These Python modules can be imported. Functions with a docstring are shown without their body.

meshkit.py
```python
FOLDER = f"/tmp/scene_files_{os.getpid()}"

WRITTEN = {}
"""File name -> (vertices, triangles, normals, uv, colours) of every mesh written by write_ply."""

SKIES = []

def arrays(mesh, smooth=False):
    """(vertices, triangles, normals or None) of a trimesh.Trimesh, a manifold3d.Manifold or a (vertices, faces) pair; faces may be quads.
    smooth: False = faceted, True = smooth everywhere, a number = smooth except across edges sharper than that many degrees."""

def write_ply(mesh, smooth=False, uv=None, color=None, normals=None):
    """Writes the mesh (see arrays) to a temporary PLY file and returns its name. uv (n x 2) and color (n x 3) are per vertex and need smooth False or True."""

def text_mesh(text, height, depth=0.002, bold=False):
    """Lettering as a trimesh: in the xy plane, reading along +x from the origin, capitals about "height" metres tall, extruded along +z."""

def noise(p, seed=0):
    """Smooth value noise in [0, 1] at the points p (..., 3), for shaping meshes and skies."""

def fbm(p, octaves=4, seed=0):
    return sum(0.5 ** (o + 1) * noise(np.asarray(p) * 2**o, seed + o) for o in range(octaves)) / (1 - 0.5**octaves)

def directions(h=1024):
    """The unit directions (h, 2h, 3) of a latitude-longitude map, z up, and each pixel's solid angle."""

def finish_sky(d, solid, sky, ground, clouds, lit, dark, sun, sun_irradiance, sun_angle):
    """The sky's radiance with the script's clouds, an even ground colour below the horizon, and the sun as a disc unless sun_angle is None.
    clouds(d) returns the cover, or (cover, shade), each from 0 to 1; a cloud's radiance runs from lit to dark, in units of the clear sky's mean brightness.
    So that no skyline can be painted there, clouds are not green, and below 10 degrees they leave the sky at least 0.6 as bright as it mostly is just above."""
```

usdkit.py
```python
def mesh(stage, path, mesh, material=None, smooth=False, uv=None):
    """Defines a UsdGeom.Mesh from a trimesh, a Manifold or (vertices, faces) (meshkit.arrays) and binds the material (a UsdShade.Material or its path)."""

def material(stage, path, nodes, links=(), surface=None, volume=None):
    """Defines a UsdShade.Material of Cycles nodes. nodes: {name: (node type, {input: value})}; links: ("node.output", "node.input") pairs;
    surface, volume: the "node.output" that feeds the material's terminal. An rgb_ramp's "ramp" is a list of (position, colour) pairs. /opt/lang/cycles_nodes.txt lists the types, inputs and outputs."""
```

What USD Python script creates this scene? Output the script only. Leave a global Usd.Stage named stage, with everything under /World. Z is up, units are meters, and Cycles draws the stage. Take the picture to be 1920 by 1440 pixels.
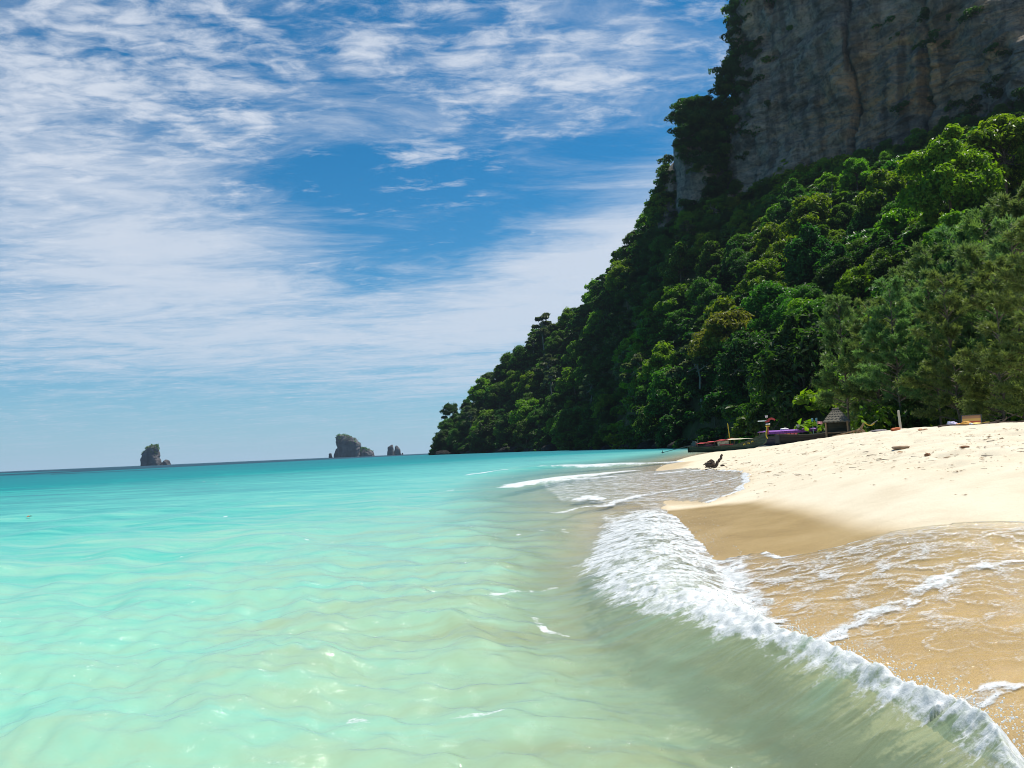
import math
import numpy as np
import trimesh
import usdkit
import meshkit
from scipy.interpolate import RBFInterpolator
from pxr import Gf, Sdf, Usd, UsdGeom, UsdLux, UsdShade, Vt

stage = Usd.Stage.CreateInMemory()
UsdGeom.SetStageUpAxis(stage, "Z")
UsdGeom.SetStageMetersPerUnit(stage, 1.0)
UsdGeom.Xform.Define(stage, "/World")
UsdGeom.Scope.Define(stage, "/World/Looks")
T = Sdf.ValueTypeNames

# ------------------------------------------------------------------ camera
EYE, FPX = 1.2, 1450.0                                   # eye height above the sea, focal length in pixels of a 1920 wide frame
PITCH, ROLL = math.radians(4.86), math.radians(2.44)
_f = np.array([0, math.cos(PITCH), math.sin(PITCH)])
_u0 = np.array([0, -math.sin(PITCH), math.cos(PITCH)])
_x = np.array([1.0, 0, 0])
_r = math.cos(ROLL) * _x - math.sin(ROLL) * _u0
_u = math.sin(ROLL) * _x + math.cos(ROLL) * _u0
cam = UsdGeom.Camera.Define(stage, "/World/camera")
cam.CreateHorizontalApertureAttr(36.0)
cam.CreateVerticalApertureAttr(27.0)
cam.CreateFocalLengthAttr(36.0 * FPX / 1920)
cam.CreateClippingRangeAttr(Gf.Vec2f(0.1, 60000))
cam.CreateExposureAttr(0.38)
m = np.eye(4)
m[0, :3], m[1, :3], m[2, :3], m[3, :3] = _r, _u, -_f, (0, 0, EYE)
UsdGeom.Xformable(cam).AddTransformOp().Set(Gf.Matrix4d(m.tolist()))

# ------------------------------------------------------------------ sky and sun
SUN_EL, SUN_AZ = math.radians(66), math.radians(60)
sun_dir = np.array([math.sin(SUN_AZ) * math.cos(SUN_EL), math.cos(SUN_AZ) * math.cos(SUN_EL), math.sin(SUN_EL)])
sun = UsdLux.DistantLight.Define(stage, "/World/sun")
sun.CreateIntensityAttr(1.25)
sun.CreateAngleAttr(0.5)
sun.CreateColorAttr(Gf.Vec3f(1.0, 0.95, 0.86))
sun.GetPrim().CreateAttribute("inputs:normalize", T.Bool).Set(True)
zx = sun_dir
xx = np.cross([0, 0, 1.0], zx); xx /= np.linalg.norm(xx)
yx = np.cross(zx, xx)
m = np.eye(4); m[0, :3], m[1, :3], m[2, :3] = xx, yx, zx
UsdGeom.Xformable(sun).AddTransformOp().Set(Gf.Matrix4d(m.tolist()))

N, L = {}, []
def nd(name, kind, **kw):
    N[name] = (kind, kw); return name
def lk(a, b): L.append((a, b))
def mth(name, op, a=None, b=None, c=None, **kw):
    N[name] = ("math", {"math_type": op, **kw})
    for v, s in ((a, "value1"), (b, "value2"), (c, "value3")):
        if isinstance(v, str): L.append((v, f"{name}.{s}"))
        elif v is not None: N[name][1][s] = float(v)
    return f"{name}.value"
nd("tc", "texture_coordinate"); nd("sep", "separate_xyz"); lk("tc.generated", "sep.vector")
nd("sky", "sky_texture", sky_type="single_scattering", sun_disc=False, sun_elevation=SUN_EL, sun_rotation=SUN_AZ, air_density=1.1, aerosol_density=0.08, ozone_density=4.0)
zc = mth("zc", "maximum", "sep.z", 0.0)
zz = mth("zz", "add", zc, 0.045)
uu = mth("uu", "divide", "sep.x", zz)
vv = mth("vv", "divide", "sep.y", zz)
nd("uv", "combine_xyz"); lk(uu, "uv.x"); lk(vv, "uv.y")
az = mth("az", "arctan2", "sep.x", "sep.y")
el = mth("el", "arcsine", "sep.z")
def cloud_noise(name, scale, stretch, rot, detail, rough, dist):
    nd(name + "m", "mapping", rotation=(0, 0, rot), scale=(stretch[0], stretch[1], 1)); lk("uv.vector", name + "m.vector")
    nd(name, "noise_texture", scale=scale, detail=detail, roughness=rough, distortion=dist); lk(name + "m.vector", name + ".vector")
    return name + ".fac"
n_big = cloud_noise("nbig", 0.55, (1, 1), 0.3, 3, 0.5, 0.2)
n_puff = cloud_noise("npuff", 6.0, (1, 1.25), 0.5, 9, 0.6, 0.35)
n_rip = cloud_noise("nrip", 14.0, (0.7, 1.5), -0.25, 7, 0.6, 0.6)
n_veil = cloud_noise("nveil", 2.2, (0.6, 1.25), 0.5, 10, 0.66, 0.7)
def blob(i, a, e, sa, se, rot=0.0):
    ca, sn = math.cos(rot), math.sin(rot)
    a, e = math.radians(a), math.radians(e); sa, se = math.radians(sa), math.radians(se)
    da = mth(f"b{i}a", "subtract", az, a); de = mth(f"b{i}e", "subtract", el, e)
    p = mth(f"b{i}p", "multiply_add", da, ca, mth(f"b{i}p0", "multiply", de, sn))
    q = mth(f"b{i}q", "multiply_add", de, ca, mth(f"b{i}q0", "multiply", da, -sn))
    p = mth(f"b{i}p1", "divide", p, sa); q = mth(f"b{i}q1", "divide", q, se)
    p = mth(f"b{i}p2", "multiply", p, p); q = mth(f"b{i}q2", "multiply_add", q, q, p)
    return mth(f"b{i}x", "exponent", mth(f"b{i}n", "multiply", q, -1.0))
def total(name, terms):
    acc = 0.0
    for k, (g, wgt) in enumerate(terms):
        acc = mth(f"{name}{k}", "multiply_add", g, wgt, acc)
    return acc
# where the cloud banks stand: broken puffs high on the left and in the middle, veils lower down
puff_cover = total("pc", [(n_big, 0.55), (blob(0, -27, 26, 15, 7.5, 0.1), 0.42), (blob(1, 5, 26, 15, 4.2, -0.12), 0.40), (blob(2, -10, 29, 3.5, 2.2), 0.35),
                          (blob(3, -6, 21.5, 3.0, 0.9, 0.15), 0.42), (blob(4, -5, 18, 4, 1.5, 0.2), 0.32), (blob(12, -12.5, 23, 4.0, 6.5, -0.5), -0.34), (blob(13, 2, 18.5, 13, 3.8, 0.2), -0.34), (blob(15, 14, 21, 9, 5, 0), -.25)])
veil_cover = total("vc", [(n_big, 0.35), (blob(5, -26, 13.5, 14, 5.6, -0.12), 0.66), (blob(6, 8, 13.5, 11, 4.6, 0.32), 0.86), (blob(7, -4, 9, 14, 3.0, 0.1), 0.36), (blob(8, -24, 8, 16, 2.2), 0.30),
                          (blob(9, 0, 5.2, 10, 1.1, 0.05), 0.34), (blob(10, -24, 22, 16, 7), 0.26), (blob(14, 5, 26, 15, 4), 0.24), (blob(11, -11, 18.5, 10, 3.6, -0.25), -0.27), (blob(16, 6, 20, 9, 2.4), -.2)])
def smooth(name, v, lo, hi, a=0.0, b=1.0):
    nd(name, "map_range", range_type="smoothstep", from_min=lo, from_max=hi, to_min=a, to_max=b); lk(v, name + ".value"); return name + ".result"
puffmix = mth("pm", "multiply_add", n_rip, 1.15, mth("pm0", "multiply_add", n_puff, 2.0, -1.42))
puff = smooth("puff", mth("pf", "add", puffmix, puff_cover), 0.42, 1.25, 0.0, 0.92)
veil = smooth("veil", mth("vf", "multiply_add", n_veil, 1.6, mth("vf1", "multiply_add", n_rip, 0.28, mth("vf2", "add", veil_cover, -0.76))), 0.26, 1.16, 0.0, 0.88)
one = mth("o1", "multiply", mth("ip", "subtract", 1.0, puff), mth("iv", "subtract", 1.0, veil))
cover = mth("cov", "subtract", 1.0, one)
nd("tint", "mix", mix_type="multiply", fac=1.0, color2=(0.36, 0.80, 1.0)); lk("sky.color", "tint.color1")
nd("hs", "hsv", hue=0.496, saturation=1.10, value=0.76); lk("tint.color", "hs.color")
nd("cmix", "mix", mix_type="mix"); lk(cover, "cmix.fac"); lk("hs.color", "cmix.color1")
N["cmix"][1]["color2"] = (5.3, 5.75, 6.5)
low = mth("low", "exponent", mth("low0", "multiply", mth("low1", "maximum", el, 0.0), -9.5))
nd("hmix", "mix", mix_type="mix", color2=(3.15, 4.35, 5.65)); lk(mth("low2", "multiply", low, 0.9), "hmix.fac"); lk("cmix.color", "hmix.color1")
nd("bg", "background_shader", strength=0.1); lk("hmix.color", "bg.color")
dome = UsdLux.DomeLight.Define(stage, "/World/sky")
sky_mat = usdkit.material(stage, "/World/Looks/sky", N, L, surface="bg.background")
UsdShade.MaterialBindingAPI.Apply(dome.GetPrim()).Bind(sky_mat)
dome.GetPrim().SetCustomDataByKey("kind", "structure")
# ---- END SKY
# ------------------------------------------------------------------ helpers
def ray(px, py):
    return _f + (px - 960) / FPX * _r + (720 - py) / FPX * _u
def at(px, py, z=0.0):
    """The point of the level z that stands where the photograph shows it."""
    d = ray(px, py); return np.array([0, 0, EYE]) + d * ((z - EYE) / d[2])
def far(px, py, dist):
    """The point at a horizontal distance from the camera."""
    d = ray(px, py); return np.array([0, 0, EYE]) + d * (dist / math.hypot(d[0], d[1]))

counts = {}
def fresh(parent, name):
    k = counts.get((parent, name), 0); counts[(parent, name)] = k + 1
    return f"{parent}/{name}" + (f"_{k:03d}" if k else "")
def tag(prim, label=None, category=None, group=None, kind=None):
    for k, v in (("label", label), ("category", category), ("group", group), ("kind", kind)):
        if v: prim.SetCustomDataByKey(k, v)
    return prim
def matrix(loc=(0, 0, 0), rz=0.0, scale=1.0, tilt=None):
    c, s_ = math.cos(rz), math.sin(rz)
    sc = np.broadcast_to(np.asarray(scale, float), 3)
    R = np.array([[c, s_, 0], [-s_, c, 0], [0, 0, 1.0]])
    if tilt is not None:
        R = R @ tilt
    M = np.eye(4); M[:3, :3] = sc[:, None] * R; M[3, :3] = loc
    return Gf.Matrix4d(M.tolist())
def thing(name, label, category, loc=(0, 0, 0), rz=0.0, group=None, scale=1.0, tilt=None):
    x = UsdGeom.Xform.Define(stage, fresh("/World", name))
    x.AddTransformOp().Set(matrix(loc, rz, scale, tilt))
    return tag(x.GetPrim(), label, category, group)
def part(parent, name, mesh, mat, smooth=False, label=None, kind=None):
    p = usdkit.mesh(stage, fresh(str(parent.GetPath()), name), mesh, mat, smooth).GetPrim()
    return tag(p, label, None, None, kind)
def top(name, mesh, mat, smooth=False, label=None, category=None, group=None, kind=None):
    return tag(usdkit.mesh(stage, fresh("/World", name), mesh, mat, smooth).GetPrim(), label, category, group, kind)
def primvar(prim, name, values):
    UsdGeom.PrimvarsAPI(prim).CreatePrimvar(name, T.FloatArray, "vertex").Set(Vt.FloatArray.FromNumpy(np.asarray(values, np.float32)))
def mat(name, nodes, links=(), surface="p.BSDF"):
    return usdkit.material(stage, "/World/Looks/" + name, nodes, links, surface=surface)
def grid_faces(nr, nc):
    i = np.arange(nr - 1)[:, None] * nc + np.arange(nc - 1)[None]
    return np.stack([i, i + 1, i + nc + 1, i + nc], -1).reshape(-1, 4)
def ss(x, lo, hi):
    t = np.clip((x - lo) / (hi - lo), 0, 1); return t * t * (3 - 2 * t)
def line_distance(q, line):
    """Distance of the points q (n x 2) to a polyline, the arc length of the nearest point (in vertices) and the side (+ = left of its direction)."""
    best = np.full(len(q), 1e9); where = np.zeros(len(q)); side = np.ones(len(q))
    for i in range(len(line) - 1):
        a, b = line[i], line[i + 1]; d = b - a
        t = np.clip(((q - a) @ d) / (d @ d), 0, 1)
        e = q - a - t[:, None] * d
        dist = np.hypot(e[:, 0], e[:, 1])
        k = dist < best - 1e-9
        best[k] = dist[k]; where[k] = i + t[k]
        side[k] = np.sign(d[0] * e[k, 1] - d[1] * e[k, 0])
    return best, where, side
def inside(q, poly):
    c = np.zeros(len(q), bool); n = len(poly)
    for i in range(n):
        a, b = poly[i], poly[(i + 1) % n]
        if a[1] == b[1]: continue
        k = (a[1] > q[:, 1]) != (b[1] > q[:, 1])
        c ^= k & (q[:, 0] < (b[0] - a[0]) * (q[:, 1] - a[1]) / (b[1] - a[1]) + a[0])
    return c
def signed(q, poly):
    """Distance to a closed polygon, positive inside."""
    d = line_distance(q, np.vstack([poly, poly[:1]]))[0]
    return np.where(inside(q, poly), d, -d)
def px_line(pts, z=0.0):
    return np.array([at(p[0], p[1], p[2] if len(p) > 2 else z)[:2] for p in pts])
def rng(seed): return np.random.default_rng(seed)

# ------------------------------------------------------------------ the ground: beach and sea bed as one sheet
knots = [  # picture position of a ground point and its height
 (1900, 1432, -.02), (1877, 1312, .02), (1690, 1250, .02), (1527, 1175, .02), (1394, 1126, .02), (1300, 1040, .01), (1240, 985, .0),
 (1463, 1043, .10), (1590, 1030, .16), (1750, 1014, .22), (1920, 1011, .26), (2200, 1020, .30), (2200, 1300, .12), (1920, 1200, .12), (1750, 1130, .12), (2100, 1500, .03),
 (1298, 960, .05), (1400, 948, .14), (1540, 957, .24), (1640, 985, .25), (1400, 905, .09), (1330, 945, .05), (1290, 880, .06), (1340, 878, .12), (1250, 878, .03),
 (1300, 852, -.05), (1380, 846, .10), (1440, 838, .37), (1300, 862, .05),
 (1700, 930, .62), (1900, 930, .62), (1550, 900, .55), (1450, 880, .42), (2200, 930, .6),
 (1150, 1130, -.16), (1250, 1300, -.32), (1500, 1330, -.16), (1700, 1440, -.18), (960, 1440, -.5), (400, 1440, -.75), (0, 1440, -.9), (0, 1100, -1.3), (600, 1100, -.95), (900, 1200, -.6), (600, 950, -1.3), (200, 930, -2.2),
 (950, 930, -.22), (1100, 965, -.12), (900, 1050, -.42), (1150, 905, -.06), (1100, 900, -.1), (1000, 880, -.5), (1200, 860, -.5), (900, 870, -1.2), (600, 880, -2.4), (1250, 850, -.6),
]
crest = [(1440, 838, 86), (1500, 826, 66), (1560, 815, 48), (1650, 801, 38), (1780, 795, 30), (1920, 788, 26), (2250, 775, 22)]
K = [at(*k) for k in knots] + [far(*c) for c in crest]
for px, py, dd in crest:                                        # behind the crest the sand runs on nearly level
    c = far(px, py, dd); d = c[:2] / np.hypot(*c[:2])
    K += [np.array([*(c[:2] + d * dd * .35), c[2] - .012 * dd * .35 - .06]), np.array([*(c[:2] + d * dd * 1.3), max(c[2] - .02 * dd * 1.3, .75)])]
for a, r_, z in [(-6, 480, -3), (2, 380, -2), (10, 185, -1), (6, 150, -1.5), (-20, 300, -5), (-40, 100, -3), (-80, 30, -2), (-150, 20, -1.5), (120, 12, .2), (80, 30, 1.4), (60, 60, 1.4), (90, 4, .0), (180, 3, -.5), (14, 160, .3), (20, 200, 1), (0, 700, -9), (40, 600, 2), (-50, 700, -12), (-100, 500, -12), (130, 300, 0)]:
    K.append(np.array([r_ * math.sin(math.radians(a)), r_ * math.cos(math.radians(a)), z]))
K = np.array(K)
def warp(q):
    r_ = np.hypot(q[:, 0], q[:, 1]); w = np.log(r_ + .6)
    a = np.arctan2(q[:, 0], q[:, 1])
    return np.stack([w * np.sin(a) * 1.6, w * np.cos(a)], 1)
_rbf = RBFInterpolator(warp(K), K[:, 2], kernel="linear", smoothing=0.002)
_ga, _gr = np.radians(np.linspace(-180, 180, 721)), np.exp(np.linspace(math.log(.3), math.log(4000), 420))
_gz = _rbf(warp(np.stack([np.outer(_gr, np.sin(_ga)).ravel(), np.outer(_gr, np.cos(_ga)).ravel()], 1))).reshape(420, 721)
from scipy.ndimage import gaussian_filter, map_coordinates
_gz = gaussian_filter(_gz, (4, 5))
def ground_base(q):
    q = np.atleast_2d(q)
    r_ = np.clip(np.hypot(q[:, 0], q[:, 1]), .3, 3990); a = np.degrees(np.arctan2(q[:, 0], q[:, 1]))
    return map_coordinates(_gz, [np.log(r_ / .3) / math.log(4000 / .3) * 419, (a + 180) * 2], order=1, mode="nearest")
def ground(q):
    q = np.atleast_2d(np.asarray(q, float)[..., :2])
    z = ground_base(q)
    n = np.concatenate([q, np.zeros((len(q), 1))], 1)
    dry = ss(z, .3, .9)
    z = z + dry * .10 * (meshkit.fbm(n * .45, 3, 3) - .5)
    pit = meshkit.noise(n * [2.6, 2.6, 1], 7) ** 3 + .6 * meshkit.noise(n * [5.2, 5.2, 1] + 9, 8) ** 3      # trampled sand
    z = z - ss(z, .5, 1.0) * .13 * pit
    return z + .004 * (meshkit.fbm(n * 6, 2, 5) - .5)
def gz(p):
    return float(ground(np.asarray(p, float)[None, :2])[0])

AZ = np.radians(np.concatenate([np.linspace(-150, -38, 57)[:-1], np.linspace(-38, 38, 861), np.linspace(38, 150, 57)[1:]]))
dep = np.linspace(29, 0.30, 560)
RR = np.concatenate([[.25, .6, 1.0, 1.4, 1.8], EYE / np.tan(np.radians(dep))])
RR = np.concatenate([RR[:5], np.interp(np.linspace(0, 1, 560), np.linspace(0, 1, 560), RR[5:])])
def polar(rad, az_):
    return np.stack([np.outer(rad, np.sin(az_)).ravel(), np.outer(rad, np.cos(az_)).ravel()], 1)
AZg = np.radians(np.concatenate([np.linspace(-180, -40, 41)[:-1], np.linspace(-40, -4, 160)[:-1], np.linspace(-4, 40, 560), np.linspace(40, 180, 41)[1:]]))
Rg = np.concatenate([[.25, .7, 1.2, 1.7], np.exp(np.linspace(math.log(2.0), math.log(120), 430)), np.exp(np.linspace(math.log(126), math.log(3500), 40)), [9000, 30000]])
Qg = polar(Rg, AZg)
Zg = ground(Qg)
Zg[np.hypot(*Qg.T) > 3000] = -25
swash_near = px_line([(1436, 1036, .08), (1463, 1043, .10), (1520, 1037, .13), (1590, 1030, .16), (1680, 1020, .19), (1750, 1014, .22), (1920, 1010, .26), (2250, 1018, .3), (2500, 1400, .1), (2200, 1900, 0), (1990, 1560, .02), (1890, 1420, .02), (1820, 1335, .02), (1690, 1270, .02), (1527, 1195, .02), (1394, 1140, .02), (1320, 1100, .02), (1330, 1050, .04)])
swash_far = px_line([(1225, 945, .0), (1250, 937, .03), (1330, 947, .05), (1385, 930, .07), (1407, 914, .09), (1398, 893, .09), (1345, 884, .10), (1290, 879, .05), (1200, 884, .01), (1100, 895, -.03), (1000, 908, -.08), (1040, 945, -.08), (1150, 950, -.05)])
wet_near = px_line([(1200, 960, -.05), (1290, 952, .03), (1330, 948, .06), (1385, 944, .11), (1450, 944, .17), (1540, 955, .24), (1600, 968, .25), (1660, 990, .25), (1735, 1011, .24), (1920, 1006, .26), (2250, 1012, .3), (2500, 1400, .1), (2200, 1900, -.1), (1500, 1700, -.3), (1000, 1200, -.4)])
wet_far = px_line([(1000, 960, -.1), (1225, 948, .0), (1330, 950, .05), (1385, 933, .07), (1413, 914, .09), (1398, 890, .09), (1340, 885, .1), (1250, 889, .03), (1296, 873, .06), (1310, 867, .04), (1250, 868, .02), (1180, 876, .0), (1000, 880, -.4), (900, 930, -.4)])
def wet_at(q, z):
    n = np.concatenate([q, np.zeros((len(q), 1))], 1)
    r_ = np.hypot(q[:, 0], q[:, 1])
    wob = (meshkit.fbm(n * .9, 3, 21) - .5) * .05 * r_ ** .5
    w1 = ss(signed(q, wet_near) + wob, -.10, .55)
    w2 = .62 * ss(signed(q, wet_far) + wob, -.3, .5)
    return np.clip(np.maximum.reduce([w1, w2, ss(-z, -.02, .02) * (1 - .38 * ss(np.hypot(q[:, 0], q[:, 1]), 13, 18))]), 0, 1)
near = np.hypot(*Qg.T) < 80
wet = ss(-Zg, -.03, .03)
wet[near] = wet_at(Qg[near], Zg[near])
wet *= 1 - .75 * ss(-Zg, .03, .16)                               # bright sand under the clear water
v = np.concatenate([Qg, Zg[:, None]], 1)
f = grid_faces(len(Rg), len(AZg))
sand_mat = mat("sand", {
    "g": ("geometry", {}), "w": ("attribute", {"attribute": "wet"}),
    "n1": ("noise_texture", {"scale": 1.3, "detail": 6, "roughness": .6}), "n2": ("noise_texture", {"scale": 160, "detail": 3, "roughness": .7}), "n3": ("noise_texture", {"scale": 22, "detail": 4, "roughness": .65}),
    "dry": ("rgb_ramp", {"ramp": [(.3, (.555, .48, .355)), (.5, (.61, .54, .41)), (.7, (.65, .58, .45))]}),
    "gr": ("rgb_ramp", {"ramp": [(.3, (.72, .70, .66)), (.5, (1, 1, 1)), (.72, (1.12, 1.12, 1.12))]}),
    "wetc": ("rgb_ramp", {"ramp": [(.3, (.38, .265, .12)), (.55, (.47, .335, .155)), (.75, (.53, .39, .20))]}),
    "grw": ("rgb_ramp", {"ramp": [(.3, (.6, .56, .5)), (.5, (1, 1, 1)), (.7, (1.3, 1.3, 1.3))]}),
    "m1": ("mix", {"mix_type": "multiply", "fac": 1.0}), "m2": ("mix", {"mix_type": "multiply", "fac": .8}), "mw": ("mix", {"mix_type": "mix"}),
    "ro": ("map_range", {"from_min": 0, "from_max": 1, "to_min": .95, "to_max": .2}),
    "sp": ("map_range", {"from_min": 0, "from_max": 1, "to_min": .15, "to_max": .5}),
    "b1": ("bump", {"strength": .5, "distance": .004}), "b2": ("bump", {"strength": .35, "distance": .02}),
    "p": ("principled_bsdf", {})},
    [("g.position", x + ".vector") for x in ("n1", "n2", "n3")] + [("n1.fac", "dry.fac"), ("n2.fac", "gr.fac"), ("n1.fac", "wetc.fac"), ("n2.fac", "grw.fac"), ("dry.color", "m1.color1"), ("gr.color", "m1.color2"), ("wetc.color", "m2.color1"), ("grw.color", "m2.color2"),
     ("m1.color", "mw.color1"), ("m2.color", "mw.color2"), ("w.fac", "mw.fac"), ("mw.color", "p.base_color"), ("w.fac", "ro.value"), ("ro.result", "p.roughness"), ("w.fac", "sp.value"), ("sp.result", "p.specular_ior_level"),
     ("n2.fac", "b1.height"), ("n3.fac", "b2.height"), ("b1.normal", "b2.normal"), ("b2.normal", "p.normal")])
beach = top("beach", (v, f), sand_mat, True, kind="structure")
primvar(beach, "wet", wet)

# ------------------------------------------------------------------ the sea
Rw = np.concatenate([RR, np.exp(np.linspace(math.log(RR[-1] * 1.06), math.log(4000), 90)), [8000, 16000, 40000]])
Q = polar(Rw, AZ)
Qr = np.hypot(*Q.T)
zs = np.full(len(Q), -20.0)
zs[Qr < 3000] = ground(Q[Qr < 3000])
step = np.repeat(np.gradient(Rw), len(AZ))
g = rng(11)
zw = np.zeros(len(Q))
shallow = ss(-ground_base(Q), -.02, .5) * .75 + .25
shallow[Qr > 300] = 1
for lam, amp, nw in [(2.6, .0085, 9), (1.3, .0058, 12), (.62, .0038, 16), (.3, .0021, 18), (.16, .001, 16)]:
    for k in range(nw):
        l = lam * g.uniform(.75, 1.3); a = math.radians(g.normal(62, 34)); ph = g.uniform(0, 6.28)
        kx, ky = 2 * math.pi / l * math.sin(a), 2 * math.pi / l * math.cos(a)
        ok = Qr < l * 90
        fade = ss(l / np.maximum(step[ok], .004), 3.0, 7.0)
        sn = np.sin(kx * Q[ok, 0] + ky * Q[ok, 1] + ph + .6 * np.sin(.7 * Q[ok, 1] + .5 * Q[ok, 0] + k))
        zw[ok] += amp * fade * ((sn + 1) ** 1.5 / 1.4 - 1) * shallow[ok]
# the breaking wave in front: crest, seaward foot, and a foam front
crest_px = [(2110, 1700, .22), (1985, 1560, .24), (1900, 1432, .25), (1850, 1350, .25), (1790, 1312, .25), (1720, 1288, .25), (1640, 1252, .24), (1560, 1212, .24), (1480, 1186, .23), (1400, 1155, .21), (1320, 1122, .19), (1260, 1085, .17), (1225, 1040, .14), (1225, 1000, .12), (1220, 965, .09), (1190, 945, .05)]
crestl = px_line(crest_px); ch = np.array([c[2] for c in crest_px])
nearq = Qr < 22
qn = Q[nearq]
cd, ct, cs = line_distance(qn, crestl)
s = -cs * cd if np.sign(line_distance(np.array([[0.0, 3.0]]), crestl)[2][0]) > 0 else cs * cd      # positive on the beach side
n3 = np.concatenate([qn, np.zeros((len(qn), 1))], 1)
hh = np.interp(ct, range(len(ch)), ch) * (0.92 + .2 * meshkit.fbm(n3 * 1.6, 2, 31))
wb = np.interp(ct, [0, 2, 5, 8, 10, 12, 15], [.55, .50, .55, .62, .8, .9, .8]); wf = np.interp(ct, [0, 5, 9, 12, 15], [.17, .17, .30, .85, .5])
end = ss(ct, 0, .6) * ss(15 - ct, 0, 1.2)
prof = np.where(s < 0, np.clip(1 + s / wb, 0, 1) ** 1.5, np.clip(1 - s / wf, 0, 1) ** .8)
round_ = ss(ct, 7.5, 10.5); ta = np.where(s < 0, np.clip(1 + s / wb, 0, 1), np.clip(1 - s / wf, 0, 1))
prof = prof * (1 - round_) + round_ * ta * ta * (3 - 2 * ta)
trough = -.05 * np.exp(-((s + wb * 1.15) / (wb * .45)) ** 2)
wave = end * (hh * prof + trough)
streak = meshkit.noise(np.stack([ct * 9, s * 3, s * 0], 1), 40)
wave += end * .012 * (meshkit.noise(np.stack([ct * 22, s * 5, s * 0], 1), 41) - .5) * ss(s, -wb * .9, -wb * .2)
steep = np.full(len(Q), .22); steep[nearq] = .22 + .78 * end * ss(s, -wb * 1.5, -wb * .8) * (1 - ss(s, wf * .8, wf * 2))
calm = 1 - .6 * end * ss(s, -wb * 2.2, -wb * .8) * (1 - ss(s, wf * .8, wf * 2))
zw[nearq] = zw[nearq] * calm + wave
# second, smaller swell line out to the left of the crest
# swash: a thin film lying on the sand
film = np.full(len(Q), -9.0)
mid = Qr < 60
qm = Q[mid]
sn_ = signed(qm, swash_near); sf_ = signed(qm, swash_far)
n3m = np.concatenate([qm, np.zeros((len(qm), 1))], 1)
wob = (meshkit.fbm(n3m * 1.1, 4, 51) - .5) * .22
infilm = np.maximum(sn_ + wob, (sf_ + wob * 2.5) * .8)
fz = np.where(infilm > 0, .003 + .012 * ss(infilm, 0, .6), -9)
film[mid] = zs[mid] + fz
# foam amount per place
foam = np.zeros(len(Q))
fn = np.zeros(mid.sum())
inn = np.zeros(len(Q), bool); inn[nearq] = True
k_in_mid = inn[mid]
band = np.zeros(mid.sum())
lip = np.interp(ct, [0, 2, 5, 8, 10, 12, 15], [.08, .09, .10, .14, .32, .75, .8])
jag = (meshkit.fbm(np.stack([ct * 7, s * 2.0, s * 0], 1), 3, 61) - .5)
b_ = end * ss(s + lip + jag * .16, -.10, .16) * (1 - ss(s - wf + jag * .34, -.10, .16))
band[k_in_mid] = b_ * np.interp(ct, [8.5, 11.5], [1, .68])
fn = np.maximum(fn, band)
mass = px_line([(1139, 958), (1229, 932), (1298, 950), (1341, 982), (1378, 998), (1446, 1030), (1395, 1062), (1362, 1085), (1325, 1105), (1240, 1075), (1160, 1065), (1120, 1040), (1190, 1015), (1230, 995)], .06)
dm = signed(qm, mass); jm = (meshkit.fbm(n3m * 1.7, 4, 62) - .5) * 1.1
fn = np.maximum(fn * .92, ss(dm + jm, -.35, .8) * (.40 + .50 * meshkit.fbm(n3m * 2.2, 4, 63)))
lace = ss(sn_, -.02, .25) * np.clip(.34 - .18 * ss(qm[:, 1], 6.6, 3.4) - .03 * np.abs(qm[:, 0] - 2.2), .06, .4)
fn = np.maximum(fn, lace)
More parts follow.
